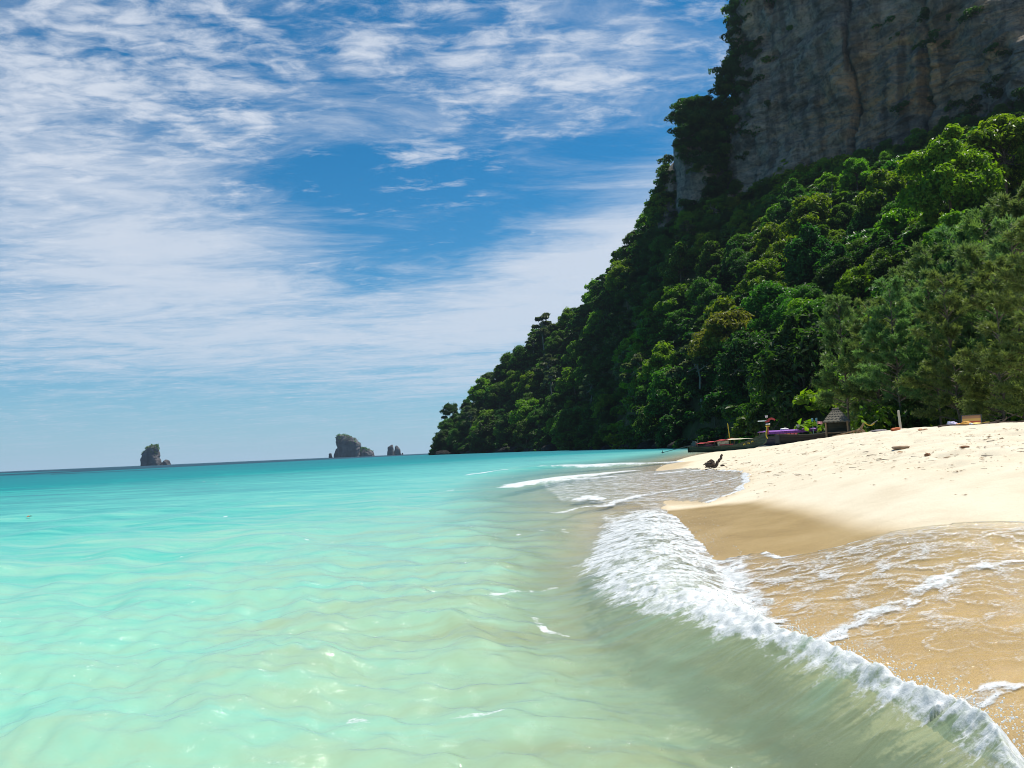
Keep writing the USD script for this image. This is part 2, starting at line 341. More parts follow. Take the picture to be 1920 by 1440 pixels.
fn = np.maximum(fn, ss(sf_, -.02, .3) * .33)
def streakline(pts, width, amount, z=.03, rough=.5):
    global fn
    l_ = px_line(pts, z); d_, t_, _ = line_distance(qm, l_)
    w_ = np.interp(t_, np.linspace(0, len(pts) - 1, len(np.atleast_1d(width))), np.atleast_1d(width))
    n_ = meshkit.fbm(n3m * (1.2 / max(np.mean(width), .15)), 3, 71) - .5
    fn = np.maximum(fn, amount * (1 - ss(d_ / w_ + n_ * rough * 2.2, .35, 1.1)))
streakline([(1436, 1036, .09), (1463, 1043, .11), (1520, 1037, .13), (1590, 1030, .16), (1680, 1020, .19), (1750, 1014, .22), (1920, 1010, .26)], [.10, .045, .02], .72, rough=.3)
streakline([(2050, 1055, .2), (1920, 1074, .18), (1840, 1085, .16), (1760, 1102, .14), (1700, 1130, .11), (1640, 1150, .09), (1580, 1168, .07), (1540, 1178, .06)], [.04, .08, .12, .10], .66, rough=.9)
streakline([(1920, 1290, .05), (1870, 1290, .04), (1800, 1300, .04)], [.05, .10], .6, rough=.8)
streakline([(1310, 948, .05), (1385, 931, .07), (1407, 914, .09), (1398, 894, .09), (1350, 886, .1)], [.16, .24, .18], .80, rough=.45)
streakline([(1130, 948, 0), (1200, 928, 0), (1300, 915, .02), (1380, 905, .07)], [.18, .1], .75)
streakline([(1010, 905, 0), (1150, 893, 0), (1280, 886, .03), (1340, 884, .09)], [.4, .3, .2], .85)
streakline([(955, 914, 0), (1010, 905, 0), (1077, 894, 0), (1150, 886, 0), (1190, 882, 0)], [.55, .9, .7, .4], .98)
streakline([(880, 891, 0), (960, 882, 0), (1033, 877, 0), (1100, 876, 0), (1180, 872, 0), (1267, 868, 0), (1325, 862, 0), (1360, 856, 0)], [.4, .9, 1.8, 1.6, 1.4, 1.0], .98)
streakline([(1085, 936, 0), (1100, 930, 0), (1125, 936, 0)], [.25], .9)
streakline([(1040, 960, 0), (1100, 948, 0), (1160, 940, 0)], [.12], .6)
streakline([(1000, 1140, 0), (1020, 1160, 0), (1060, 1172, 0)], [.035], .55)
streakline([(925, 1110, 0), (985, 1092, 0), (1040, 1088, 0)], [.05], .42)
fleck = meshkit.noise(n3m * [1.5, 3.4, 1], 91) * meshkit.noise(n3m * [6, 15, 1], 92)
fn = np.maximum(fn, .60 * ss(fleck, .72, .82) * ss(meshkit.noise(n3m * .35, 93), .45, .7) * (sn_ < 0))
fn = np.clip(fn, 0, 1)
foam[mid] = fn
# far breaker stands up a little
brk = px_line([(900, 893, 0), (960, 884, 0), (1033, 878, 0), (1100, 876, 0), (1180, 872, 0), (1267, 868, 0), (1325, 862, 0)])
bd, bt, _ = line_distance(Q[Qr < 120], brk)
zw[Qr < 120] += .20 * np.exp(-(bd / 1.3) ** 2) * np.interp(bt, [0, 1.5, 4, 6], [.2, 1, .8, .1])
bd, bt, _ = line_distance(Q[Qr < 60], px_line([(955, 914, 0), (1010, 905, 0), (1077, 894, 0), (1150, 886, 0)]))
zw[Qr < 60] += .10 * np.exp(-(bd / .8) ** 2) * np.interp(bt, [0, 1, 3], [.4, 1, .1])
zw = np.maximum(zw, film)
foamy = ss(np.maximum(band, ss(dm + jm, -.25, .55)), .35, .95)
clump = meshkit.fbm(n3m * 9, 3, 81) * .6 + meshkit.fbm(n3m * 24, 2, 82) * .4
zw[mid] += foamy * (clump - .35) * (.075 * np.clip(zw[mid] * 6 + .25, .15, 1.0)) * np.clip(60 / (Qr[mid] + 1) / 10, 1, 1.0)
depth = np.clip(zw - zs, 0, 30)
# how far out the water lies, in octaves from the beach
shore = px_line([(1990, 1560), (1890, 1420), (1690, 1260), (1527, 1185), (1394, 1130), (1300, 1050), (1230, 950), (1290, 882), (1340, 862), (1440, 842), (1500, 838)])
sd = line_distance(Q, shore)[0]
sd = np.where(Qr > 400, Qr, sd)
n3q = np.concatenate([Q, np.zeros((len(Q), 1))], 1)
deep = np.clip(np.log2(sd / 1.2 + .4) / 7.0, 0, 1)
edge = np.array([at(-900, 905)[:2] * [1, 1], at(-300, 903)[:2], at(0, 892.5)[:2], at(300, 877.5)[:2], at(600, 862.6)[:2], at(760, 854.4)[:2], at(800, 852.8)[:2] * 1.05, [60, 900]])
de, te, sde = line_distance(Q, edge)
offs = np.sign(line_distance(np.array([[-300.0, 3000.0]]), edge)[2][0])
reef = ss(de * sde * offs / np.maximum(Qr, 50), -.02, .05)
reef *= ss(Qr, 110, 170)
vw = np.concatenate([Q, zw[:, None]], 1)
fw = grid_faces(len(Rw), len(AZ))
gap = zw - zs
fw = fw[(gap[fw] > -.03).any(1)]
used = np.unique(fw); remap = np.full(len(vw), -1); remap[used] = np.arange(len(used))
water_mat = mat("sea_water", {
    "g": ("geometry", {}), "fo": ("attribute", {"attribute": "foam"}), "de": ("attribute", {"attribute": "deep"}), "dp": ("attribute", {"attribute": "depth"}), "re": ("attribute", {"attribute": "reef"}),
    # body colour of the water by how far out it lies
    "mp": ("mapping", {"rotation": (0, 0, .35), "scale": (.5, 1.4, 1)}), "na": ("noise_texture", {"scale": 1.3, "detail": 6, "roughness": .6, "distortion": .9}),
    "mpf": ("mapping", {"rotation": (0, 0, .1), "scale": (.35, 1.0, 1)}), "nf": ("noise_texture", {"scale": .045, "detail": 7, "roughness": .65}),
    "mps": ("mapping", {"rotation": (0, 0, -.12), "scale": (.22, 1.0, 1)}), "ns": ("noise_texture", {"scale": .42, "detail": 6, "roughness": .7}), "nsm": ("math", {"math_type": "multiply_add", "value2": .80, "value3": -.38}), "nsd": ("map_range", {"from_min": .25, "from_max": .6, "to_min": 0, "to_max": 1, "clamp": True}), "nsx": ("math", {"math_type": "multiply"}), "nsa": ("math", {"math_type": "add"}), "n0": ("math", {"math_type": "multiply_add", "value2": .50, "value3": -.25}), "n1": ("math", {"math_type": "multiply_add", "value2": .30}), "n2": ("math", {"math_type": "add", "value2": -.15}), "dd": ("math", {"math_type": "add"}),
    "ramp": ("rgb_ramp", {"ramp": [(0, (.255, .315, .18)), (.15, (.27, .425, .285)), (.30, (.21, .475, .355)), (.46, (.062, .405, .33)), (.60, (.008, .285, .265)), (.76, (.001, .18, .20)), (1, (.001, .135, .17))]}),
    "rm": ("mix", {"mix_type": "mix", "color2": (.005, .045, .075)}),
    # see-through where shallow
    "al": ("map_range", {"range_type": "linear", "from_min": .02, "from_max": .50, "to_min": .06, "to_max": .97, "clamp": True}),
    "tc": ("rgb_ramp", {"ramp": [(0, (1, 1, 1)), (.12, (.90, .95, .88)), (.4, (.74, .92, .80)), (1, (.42, .80, .66))]}), "tm": ("map_range", {"from_min": 0, "from_max": 1.2, "to_min": 0, "to_max": 1, "clamp": True}),
    "tr": ("transparent_bsdf", {}), "df": ("diffuse_bsdf", {}), "mx": ("mix_closure", {}),
    # surface ripples
    "w1": ("noise_texture", {"scale": 9, "detail": 5, "roughness": .6}), "w2": ("noise_texture", {"scale": 1.6, "detail": 8, "roughness": .58, "distortion": .8}), "mpw": ("mapping", {"rotation": (0, 0, .5), "scale": (.7, 1.5, 1)}),
    "bm1": ("bump", {"strength": .9, "distance": .034}), "bm2": ("bump", {"strength": .40, "distance": .17}),
    "upm": ("mix_vector", {"a": (0, 0, 1)}), "st": ("attribute", {"attribute": "steep"}), "gl": ("glossy_bsdf", {"roughness": .06, "color": (1, 1, 1)}), "fr": ("fresnel", {"IOR": 1.33}), "frs": ("math", {"math_type": "multiply"}), "frd": ("map_range", {"from_min": .2, "from_max": .75, "to_min": .85, "to_max": .07, "clamp": True}), "rou": ("map_range", {"from_min": .12, "from_max": .7, "to_min": .05, "to_max": .42, "clamp": True}), "sh": ("mix_closure", {}),
    # foam: solid where there is much of it, lace where there is little
    "vm": ("mapping", {"rotation": (0, 0, .25), "scale": (.7, 1.25, 1)}), "vo": ("voronoi_texture", {"feature": "distance_to_edge", "scale": 4.2, "randomness": 1.0}), "vn": ("noise_texture", {"scale": 2.3, "detail": 6, "roughness": .65}),
    "vd": ("vector_math", {"math_type": "multiply_add", "vector2": (.9, .9, 0)}),
    "ln": ("map_range", {"from_min": 0, "from_max": .22, "to_min": 1, "to_max": 0, "clamp": True}),
    "f1": ("math", {"math_type": "multiply_add", "value2": .42}), "f2": ("math", {"math_type": "multiply_add", "value2": .9}), "vs": ("noise_texture", {"scale": 55, "detail": 5, "roughness": .75}), "f3": ("math", {"math_type": "multiply_add", "value2": 1.15, "value3": -.57}), "f4": ("math", {"math_type": "add"}),
    "fm": ("map_range", {"range_type": "smoothstep", "from_min": .86, "from_max": 1.46, "to_min": 0, "to_max": .90}),
    "fmz": ("map_range", {"range_type": "smoothstep", "from_min": .03, "from_max": .22, "to_min": 0, "to_max": 1}), "fmm": ("math", {"math_type": "multiply"}),
    "fb": ("bump", {"strength": .6, "distance": .008}), "fc": ("rgb_ramp", {"ramp": [(.30, (.38, .42, .41)), (.50, (.58, .60, .61)), (.66, (.74, .75, .77))]}), "fcn": ("noise_texture", {"scale": 13, "detail": 6, "roughness": .72}), "fp": ("principled_bsdf", { "roughness": .6, "specular_ior_level": .4, "subsurface_weight": .0}),
    "out": ("mix_closure", {})},
    [("g.position", "mp.vector"), ("mp.vector", "na.vector"), ("g.position", "mpf.vector"), ("mpf.vector", "nf.vector"), ("na.fac", "n0.value1"), ("nf.fac", "n1.value1"), ("n0.value", "n1.value3"), ("n1.value", "n2.value1"), ("n2.value", "dd.value1"), ("de.fac", "dd.value2"), ("g.position", "mps.vector"), ("mps.vector", "ns.vector"), ("ns.fac", "nsm.value1"), ("de.fac", "nsd.value"), ("nsm.value", "nsx.value1"), ("nsd.result", "nsx.value2"), ("nsx.value", "nsa.value1"), ("dd.value", "nsa.value2"), ("nsa.value", "ramp.fac"),
     ("ramp.color", "rm.color1"), ("re.fac", "rm.fac"), ("rm.color", "df.color"), ("upm.result", "df.normal"), ("g.normal", "upm.b"), ("st.fac", "upm.fac"),  ("dp.fac", "al.value"), ("al.result", "mx.fac"), ("dp.fac", "tm.value"), ("tm.result", "tc.fac"), ("tc.color", "tr.color"), ("tr.BSDF", "mx.closure1"), ("df.BSDF", "mx.closure2"),
     ("g.position", "w1.vector"), ("g.position", "mpw.vector"), ("mpw.vector", "w2.vector"), ("w1.fac", "bm1.height"), ("w2.fac", "bm2.height"), ("bm1.normal", "bm2.normal"), ("bm2.normal", "gl.normal"), ("fr.fac", "frs.value1"), ("de.fac", "frd.value"), ("frd.result", "frs.value2"), ("de.fac", "rou.value"), ("rou.result", "gl.roughness"), ("frs.value", "sh.fac"), ("mx.closure", "sh.closure1"), ("gl.BSDF", "sh.closure2"),
     ("g.position", "vn.vector"), ("g.position", "vs.vector"), ("vn.color", "vd.vector1"), ("g.position", "vd.vector3"), ("vd.vector", "vm.vector"), ("vm.vector", "vo.vector"), ("vo.distance", "ln.value"), ("ln.result", "f1.value1"), ("fo.fac", "f1.value3"), ("vn.fac", "f2.value1"), ("f1.value", "f2.value3"),
     ("vs.fac", "f3.value1"), ("f3.value", "f4.value1"), ("f2.value", "f4.value2"), ("f4.value", "fm.value"), ("fo.fac", "fmz.value"), ("fm.result", "fmm.value1"), ("fmz.result", "fmm.value2"), ("g.position", "fcn.vector"), ("fcn.fac", "fc.fac"), ("fc.color", "fp.base_color"), ("vs.fac", "fb.height"), ("fb.normal", "fp.normal"),
     ("fmm.value", "out.fac"), ("sh.closure", "out.closure1"), ("fp.BSDF", "out.closure2")], surface="out.closure")
sea = top("sea", (vw[used], remap[fw]), water_mat, True, kind="structure")
for nm, a_ in (("foam", foam), ("deep", deep), ("depth", depth), ("reef", reef), ("steep", steep)):
    primvar(sea, nm, a_[used])
# ---- END SEA
# ------------------------------------------------------------------ the headland: slope and cliff
def azd(p):
    return math.degrees(math.atan2(p[0], p[1]))
foot = [(815, 852.3, 512), (847, 851, 505), (975, 846, 395), (1091, 842, 310), (1237, 840, 189), (1330, 834, 158), (1450, 825, 118), (1560, 815, 98), (1700, 805, 84), (1920, 795, 72), (2300, 780, 66), (2900, 760, 70)]
foot = [far(*p) for p in foot]
ridge = [(818, 833, 530), (850, 790, 535), (900, 748, 535), (940, 708, 525), (1000, 642, 495), (1060, 612, 465), (1100, 576, 425), (1150, 524, 385), (1190, 474, 355), (1235, 424, 330), (1290, 376, 305), (1400, 345, 290), (1480, 312, 280), (1600, 285, 268), (1700, 262, 258), (1800, 215, 250), (1920, 205, 240), (2300, 190, 225), (2900, 160, 220)]
ridge = [far(*p) - np.array([0, 0, 5.0 if p[0] > 1395 else 0]) for p in ridge]
fa, fr = np.array([azd(p) for p in foot]), np.array([math.hypot(*p[:2]) for p in foot])
ra, rr_, rz_ = np.array([azd(p) for p in ridge]), np.array([math.hypot(*p[:2]) for p in ridge]), np.array([p[2] for p in ridge])
fr_at = lambda a: np.interp(a, fa, fr)
rr_at = lambda a: np.interp(a, ra, rr_)
rz_at = lambda a: np.interp(a, ra, rz_)
def hill_z(q):
    """Height of the wooded slope."""
    q = np.atleast_2d(q)
    a = np.degrees(np.arctan2(q[:, 0], q[:, 1])); r_ = np.hypot(*q.T)
    F, R, Z = fr_at(a), rr_at(a), rz_at(a)
    t = (r_ - F) / np.maximum(R - F, 5)
    base = np.interp(a, [12, 17], [-1.5, .4])
    up = np.clip(t, -.2, 1)
    z = base + (Z - base) * (up * .78 + .22 * up ** 2)
    wood = ss(t, 0, .06)
    z = z + wood * 2.2 * (ss(a, 12, 16) * -.3 + 1)                      # a low rock step at the water
    back = np.maximum(t - 1, 0) * np.maximum(R - F, 5)
    cl = ss(a, 12.5, 15.5)
    z = z - (1 - cl) * back * .55 - cl * back * .02
    n = np.concatenate([q, z[:, None] * 0], 1)
    z = z + ss(t, .03, .25) * (9 * (meshkit.fbm(n * .022, 3, 101) - .5) + 4.5 * (meshkit.fbm(n * .075, 2, 102) - .5)) * (1 - .5 * ss(t, .8, 1.0))
    z = np.where(t < 0, base + t * 30, z)
    side = ss(a, -6.3, -4.9)
    return np.where(a < -4.9, -4 + (z + 4) * side, z)
ha = np.radians(np.concatenate([np.linspace(-6.6, 36, 300), np.linspace(36.5, 62, 40)]))
ht = np.concatenate([np.linspace(-.12, 1.0, 90), np.linspace(1.03, 2.2, 16)])
A_, T_ = np.meshgrid(ha, ht)
R_ = fr_at(np.degrees(A_)) + T_ * np.maximum(rr_at(np.degrees(A_)) - fr_at(np.degrees(A_)), 5)
hq = np.stack([R_ * np.sin(A_), R_ * np.cos(A_)], -1).reshape(-1, 2)
hv = np.concatenate([hq, hill_z(hq)[:, None]], 1)
hill_mat = mat("forest_floor", {"g": ("geometry", {}), "n": ("noise_texture", {"scale": .35, "detail": 6}), "r": ("rgb_ramp", {"ramp": [(.3, (.012, .022, .007)), (.55, (.024, .042, .011)), (.75, (.045, .045, .022))]}), "b": ("bump", {"strength": 1.0, "distance": .6}), "p": ("principled_bsdf", {"roughness": .9, "specular_ior_level": .15})},
               [("g.position", "n.vector"), ("n.fac", "r.fac"), ("r.color", "p.base_color"), ("n.fac", "b.height"), ("b.normal", "p.normal")])
top("hill", (hv, grid_faces(len(ht), len(ha))), hill_mat, True, kind="structure")

# the limestone cliff: a folded wall that turns a corner on the left
def cliff_wall(line, base_z, height, nu, nv, seed, relief=1.0, lean=0.0, depth=14.0):
    """A closed wall of rock over a ground line (n x 2), facing left of the line's direction."""
    seg = np.r_[0, np.cumsum(np.hypot(*np.diff(line, axis=0).T))]
    u_ = np.linspace(0, seg[-1], nu)
    P2 = np.stack([np.interp(u_, seg, line[:, 0]), np.interp(u_, seg, line[:, 1])], 1)
    k_ = max(3, nu // 40)
    P2 = np.stack([gaussian_filter(P2[:, 0], k_, mode="nearest"), gaussian_filter(P2[:, 1], k_, mode="nearest")], 1)
    tg = np.gradient(P2, axis=0); nrm = np.stack([-tg[:, 1], tg[:, 0]], 1); nrm /= np.hypot(*nrm.T)[:, None]
    bz = np.interp(u_, seg, base_z)
    height = np.interp(u_, seg, height)[None]
    h = np.linspace(0, 1, nv)[:, None] * height
    U = np.broadcast_to(u_, (nv, nu)); Hh = np.broadcast_to(h, (nv, nu)); Z = bz[None] + h
    p3 = np.stack([U, np.zeros_like(U), Z], -1)
    warp_ = 7 * (meshkit.fbm(p3 * .03, 3, seed) - .5)
    d = 20 * (meshkit.fbm(p3 * [.022, 1, .011], 4, seed + 1) - .5)                       # buttresses and gullies
    d += 9.0 * (np.abs(meshkit.fbm(p3 * [.05, 1, .022] + 3, 4, seed + 2) - .5) * 2)
    zz_ = (Z + .12 * U + warp_)
    d += 3.2 * (np.floor(meshkit.fbm(np.stack([U * .03, U * 0, zz_ * .055], -1), 3, seed + 9) * 9) / 9 - .5) * 2.2      # ledges and overhangs
    cr = np.abs(meshkit.fbm(p3 * [.05, 1, .008] + 7, 3, seed + 8) - .5); d -= 5.5 * np.clip(1 - cr / .035, 0, 1)      # cracks
    d += 2.4 * (meshkit.fbm(np.stack([U * .035, U * 0, zz_ * .16], -1), 4, seed + 3) - .5) * 2   # beds
    d += 1.3 * (meshkit.fbm(np.stack([U * .10, U * 0, zz_ * .42], -1), 4, seed + 4) - .5) * 2
    d += 2.4 * (meshkit.fbm(p3 * .30, 4, seed + 5) - .5)
    d = d * relief + lean * (Hh / height)
    X = P2[None] + nrm[None] * d[..., None]
    v_ = np.concatenate([X, Z[..., None]], -1).reshape(-1, 3)
    f_ = grid_faces(nv, nu)
    back = np.concatenate([P2[None] - nrm[None] * (depth + 0 * h[..., None]), (bz[None] + h + 2 + 0 * P2[None, :, 0])[..., None]], -1)[[0, -1]].reshape(-1, 3)
    n0 = len(v_)
    v_ = np.vstack([v_, back])
    tp = (nv - 1) * nu + np.arange(nu)
    bt = n0 + nu + np.arange(nu)
    f2 = np.stack([tp[:-1], tp[1:], bt[1:], bt[:-1]], 1)
    bb = n0 + np.arange(nu)
    f3 = np.stack([bb[1:], bb[:-1], bt[:-1], bt[1:]], 1)
    ends = []
    for c in (0, nu - 1):
        col = np.arange(nv) * nu + c
        for i in range(nv - 1):
            ends.append([col[i], col[i + 1], bt[c], bb[c]] if i == nv - 2 else [col[i], col[i + 1], bb[c], bb[c]])
    return v_, np.vstack([f_[:, ::-1], f2, f3, np.array(ends)])
rock_nodes = {
    "g": ("geometry", {}), "ms": ("mapping", {"scale": (.07, .07, .24), "rotation": (.10, .06, 0)}), "mv": ("mapping", {"scale": (.22, .22, .02)}),
    "big": ("noise_texture", {"scale": .021, "detail": 4, "roughness": .55}), "bed": ("noise_texture", {"scale": 1.0, "detail": 9, "roughness": .72, "distortion": .9}), "str": ("noise_texture", {"scale": 1.0, "detail": 6, "roughness": .6}), "fine": ("noise_texture", {"scale": .9, "detail": 8, "roughness": .7}),
    "c1": ("rgb_ramp", {"ramp": [(.30, (.12, .118, .105)), (.43, (.22, .21, .185)), (.52, (.31, .285, .24)), (.62, (.40, .33, .245)), (.72, (.50, .37, .25))]}),
    "c2": ("rgb_ramp", {"ramp": [(.32, (.42, .42, .42)), (.5, (1, 1, 1)), (.68, (1.3, 1.26, 1.2))]}),
    "c3": ("rgb_ramp", {"ramp": [(.42, (.13, .14, .145)), (.54, (1, 1, 1)), (1, (1, 1, 1))]}),
    "c4": ("rgb_ramp", {"ramp": [(.34, (.5, .5, .5)), (.52, (1, 1, 1)), (.7, (1.2, 1.2, 1.2))]}),
    "a": ("math", {"math_type": "multiply_add", "value2": .45}), "a0": ("math", {"math_type": "multiply", "value2": .55}),
    "m1": ("mix", {"mix_type": "multiply", "fac": .6}), "m2": ("mix", {"mix_type": "multiply", "fac": .6}), "m3": ("mix", {"mix_type": "multiply", "fac": .85}),
    "b": ("bump", {"strength": 1.0, "distance": 1.6}), "b2": ("bump", {"strength": .9, "distance": 1.4}), "p": ("principled_bsdf", {"roughness": .92, "specular_ior_level": .2})}
rock_links = [("g.position", "ms.vector"), ("g.position", "mv.vector"), ("g.position", "big.vector"), ("g.position", "fine.vector"), ("ms.vector", "bed.vector"), ("mv.vector", "str.vector"), ("bed.fac", "a0.value1"), ("big.fac", "a.value1"), ("a0.value", "a.value3"), ("a.value", "c1.fac"),
     ("bed.fac", "c2.fac"), ("str.fac", "c3.fac"), ("fine.fac", "c4.fac"), ("c1.color", "m1.color1"), ("c2.color", "m1.color2"), ("m1.color", "m2.color1"), ("c3.color", "m2.color2"), ("m2.color", "m3.color1"), ("c4.color", "m3.color2"), ("m3.color", "p.base_color"),
     ("fine.fac", "b.height"), ("bed.fac", "b2.height"), ("b.normal", "b2.normal"), ("b2.normal", "p.normal")]
rock_mat = mat("limestone", rock_nodes, rock_links)
corner = far(1383, 250, 292)
cl_pts = [far(1383, 250, 430), far(1385, 250, 340), corner, far(1420, 250, 284), far(1500, 250, 280), far(1650, 250, 268), far(1800, 250, 252), far(1960, 240, 240), far(2300, 240, 222), far(2900, 240, 215)]
cl = np.array([p[:2] for p in cl_pts])[::-1]
cz = np.array([hill_z(p[None, :2])[0] - 16 for p in cl_pts])[::-1]
ctop = np.array([far(max(p_, 1383), -45, min(d_, 292))[2] for p_, d_ in [(1383, 292), (1383, 292), (1383, 292), (1420, 284), (1500, 280), (1650, 268), (1800, 252), (1960, 240), (2300, 222), (2900, 215)]])[::-1]
cv, cf = cliff_wall(cl, cz, ctop - cz, 420, 230, 301, 1.0, lean=-4)
oc_ = far(1725, 135, 262)
CLIFF = mat("cliff_rock", {**rock_nodes, "od": ("vector_math", {"math_type": "subtract", "vector2": oc_}), "os": ("vector_math", {"math_type": "multiply", "vector2": (.55, .55, 1.25)}), "ol": ("vector_math", {"math_type": "length"}), "om": ("map_range", {"range_type": "smoothstep", "from_min": 34, "from_max": 8, "to_min": 0, "to_max": 1}), "on": ("map_range", {"range_type": "smoothstep", "from_min": .42, "from_max": .60, "to_min": 0, "to_max": .85}), "ox": ("math", {"math_type": "multiply"}), "mo": ("mix", {"mix_type": "mix", "color2": (.46, .27, .12)})},
    [l_ for l_ in rock_links if l_ != ("c1.color", "m1.color1")] + [("g.position", "od.vector1"), ("od.vector", "os.vector1"), ("os.vector", "ol.vector1"), ("ol.value", "om.value"), ("bed.fac", "on.value"), ("om.result", "ox.value1"), ("on.result", "ox.value2"), ("ox.value", "mo.fac"), ("c1.color", "mo.color1"), ("mo.color", "m1.color1")])
top("cliff", (cv, cf), CLIFF, 50, kind="structure")
# two rock pillars that stand off the cliff's corner
def pillar(rings, seed, nt=40, relief=1.0, sub=4):
    """A rock pillar from rings (x, y, z, radius along x, radius along y), with crags."""
    rings = np.array(rings, float); zi = np.linspace(0, len(rings) - 1, (len(rings) - 1) * sub + 1)
    rg = np.stack([np.interp(zi, range(len(rings)), rings[:, k]) for k in range(5)], 1)
    th = np.linspace(0, 2 * math.pi, nt, endpoint=False)
    dirs = np.stack([np.cos(th), np.sin(th)], 1); dirs = np.sign(dirs) * np.abs(dirs) ** .8
    V = np.stack([rg[:, 0, None] + rg[:, 3, None] * dirs[None, :, 0], rg[:, 1, None] + rg[:, 4, None] * dirs[None, :, 1], np.broadcast_to(rg[:, 2, None], (len(rg), nt))], -1)
    sc = rings[:, 3:5].max(); c = rg[:, :3].mean(0)
    k = (V - c) / sc
    dsp = (meshkit.fbm(k * [2.2, 2.2, 1.1] + seed, 4, seed) - .5) * .8 + (meshkit.fbm(k * [3, 3, 6] + seed, 3, seed + 1) - .5) * .3
    V[..., :2] += (V[..., :2] - rg[:, None, :2]) * dsp[..., None] * relief
    V[..., 2] += (meshkit.noise(k * 3 + 5, seed + 2) - .5) * sc * .25 * relief
    v_ = np.vstack([V.reshape(-1, 3), V[-1].mean(0) + [0, 0, .02 * sc], V[0].mean(0)])
    i = np.arange(len(rg) - 1)[:, None] * nt + np.arange(nt)[None]; j = np.arange(len(rg) - 1)[:, None] * nt + (np.arange(nt) + 1)[None] % nt
    q_ = np.stack([i, j, j + nt, i + nt], -1).reshape(-1, 4)
    l_ = (len(rg) - 1) * nt + np.arange(nt); a_ = np.arange(nt)
    caps = np.vstack([np.stack([l_, np.roll(l_, -1), np.full(nt, len(v_) - 2), np.full(nt, len(v_) - 2)], 1), np.stack([np.roll(a_, -1), a_, np.full(nt, len(v_) - 1), np.full(nt, len(v_) - 1)], 1)])
    return v_, np.vstack([q_, caps])
def px_pillar(rows, dist, seed, dep=.8, **kw):
    """Rings from picture rows (left px, right px, py) at one distance."""
    out = []
    for l_, r_, y_ in rows:
        a_, b_ = far(l_, y_, dist), far(r_, y_, dist)
        c_ = (a_ + b_) / 2; w_ = np.hypot(*(b_ - a_)[:2]) / 2
        out.append((c_[0], c_[1], c_[2], w_, w_ * dep))
    return pillar(out, seed, **kw)
t_ = thing("rock_pinnacle", "grey rock tower with green shrubs on top, left of the great cliff", "rock pinnacle")
part(t_, "rock", px_pillar([(1275, 1395, 430), (1272, 1380, 370), (1266, 1370, 320), (1265, 1365, 270), (1270, 1360, 240), (1281, 1348, 222), (1291, 1325, 206), (1298, 1314, 199)], 303, 410), rock_mat, 40)
pin = t_
t_ = thing("rock_pinnacle", "lower dark rock shoulder overgrown with shrubs, leftmost of the cliff's outcrops", "rock pinnacle")
part(t_, "rock", px_pillar([(1236, 1330, 450), (1236, 1320, 405), (1240, 1310, 360), (1246, 1300, 330), (1258, 1290, 312)], 312, 420), rock_mat, 40)
# ---- END ROCK
# ------------------------------------------------------------------ foliage
def leaf_mat(name, c_lo, c_hi, through, var=.10):
    return mat(name, {
        "g": ("geometry", {}), "oi": ("object_info", {}), "n": ("noise_texture", {"scale": .22, "detail": 3}), "n2": ("noise_texture", {"scale": 1.4, "detail": 2}),
        "a": ("math", {"math_type": "multiply_add", "value2": .55}), "a2": ("math", {"math_type": "multiply_add", "value2": .45, "value3": -.0}),
        "r": ("rgb_ramp", {"ramp": [(.32, c_lo), (.68, c_hi)]}), "hv": ("map_range", {"from_min": 0, "from_max": 1, "to_min": .5 - .035, "to_max": .5 + .025}), "vv": ("map_range", {"from_min": 0, "from_max": 1, "to_min": 1 - var * 2, "to_max": 1 + var * 2}),
        "h": ("hsv", {"saturation": 1.0}), "p": ("principled_bsdf", {"roughness": .5, "specular_ior_level": .35}), "tm": ("mix", {"mix_type": "multiply", "fac": 1.0, "color2": through}), "t": ("translucent_bsdf", {}), "x": ("mix_closure", {"fac": .42})},
        [("g.position", "n.vector"), ("g.position", "n2.vector"), ("n.fac", "a2.value1"), ("a2.value", "a.value3"), ("n2.fac", "a.value1"), ("a.value", "r.fac"), ("r.color", "h.color"), ("oi.random", "hv.value"), ("hv.result", "h.hue"), ("oi.random", "vv.value"), ("vv.result", "h.value"),
         ("h.color", "p.base_color"), ("h.color", "tm.color1"), ("tm.color", "t.color"), ("p.BSDF", "x.closure1"), ("t.BSDF", "x.closure2")], surface="x.closure")
LEAF = {
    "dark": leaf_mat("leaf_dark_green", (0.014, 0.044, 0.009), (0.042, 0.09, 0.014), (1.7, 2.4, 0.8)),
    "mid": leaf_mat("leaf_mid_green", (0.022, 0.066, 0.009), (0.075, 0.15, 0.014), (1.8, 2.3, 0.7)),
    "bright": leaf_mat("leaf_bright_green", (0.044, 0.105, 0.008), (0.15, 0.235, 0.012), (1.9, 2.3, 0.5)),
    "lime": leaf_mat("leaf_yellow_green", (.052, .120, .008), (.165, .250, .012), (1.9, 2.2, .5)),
    "olive": leaf_mat("leaf_olive_gold", (0.07, 0.085, 0.012), (0.18, 0.175, 0.018), (1.6, 1.7, 0.5)),
    "pale": leaf_mat("leaf_grey_green", (0.045, 0.075, 0.032), (0.11, 0.15, 0.06), (1.4, 1.7, 0.9)),
    "feather": leaf_mat("needle_grey_green", (0.066, 0.122, 0.044), (0.165, 0.228, 0.08), (1.5, 1.8, 0.9)),
    "feather2": leaf_mat("needle_olive_green", (0.076, 0.124, 0.04), (0.18, 0.225, 0.068), (1.5, 1.7, 0.8)),
}
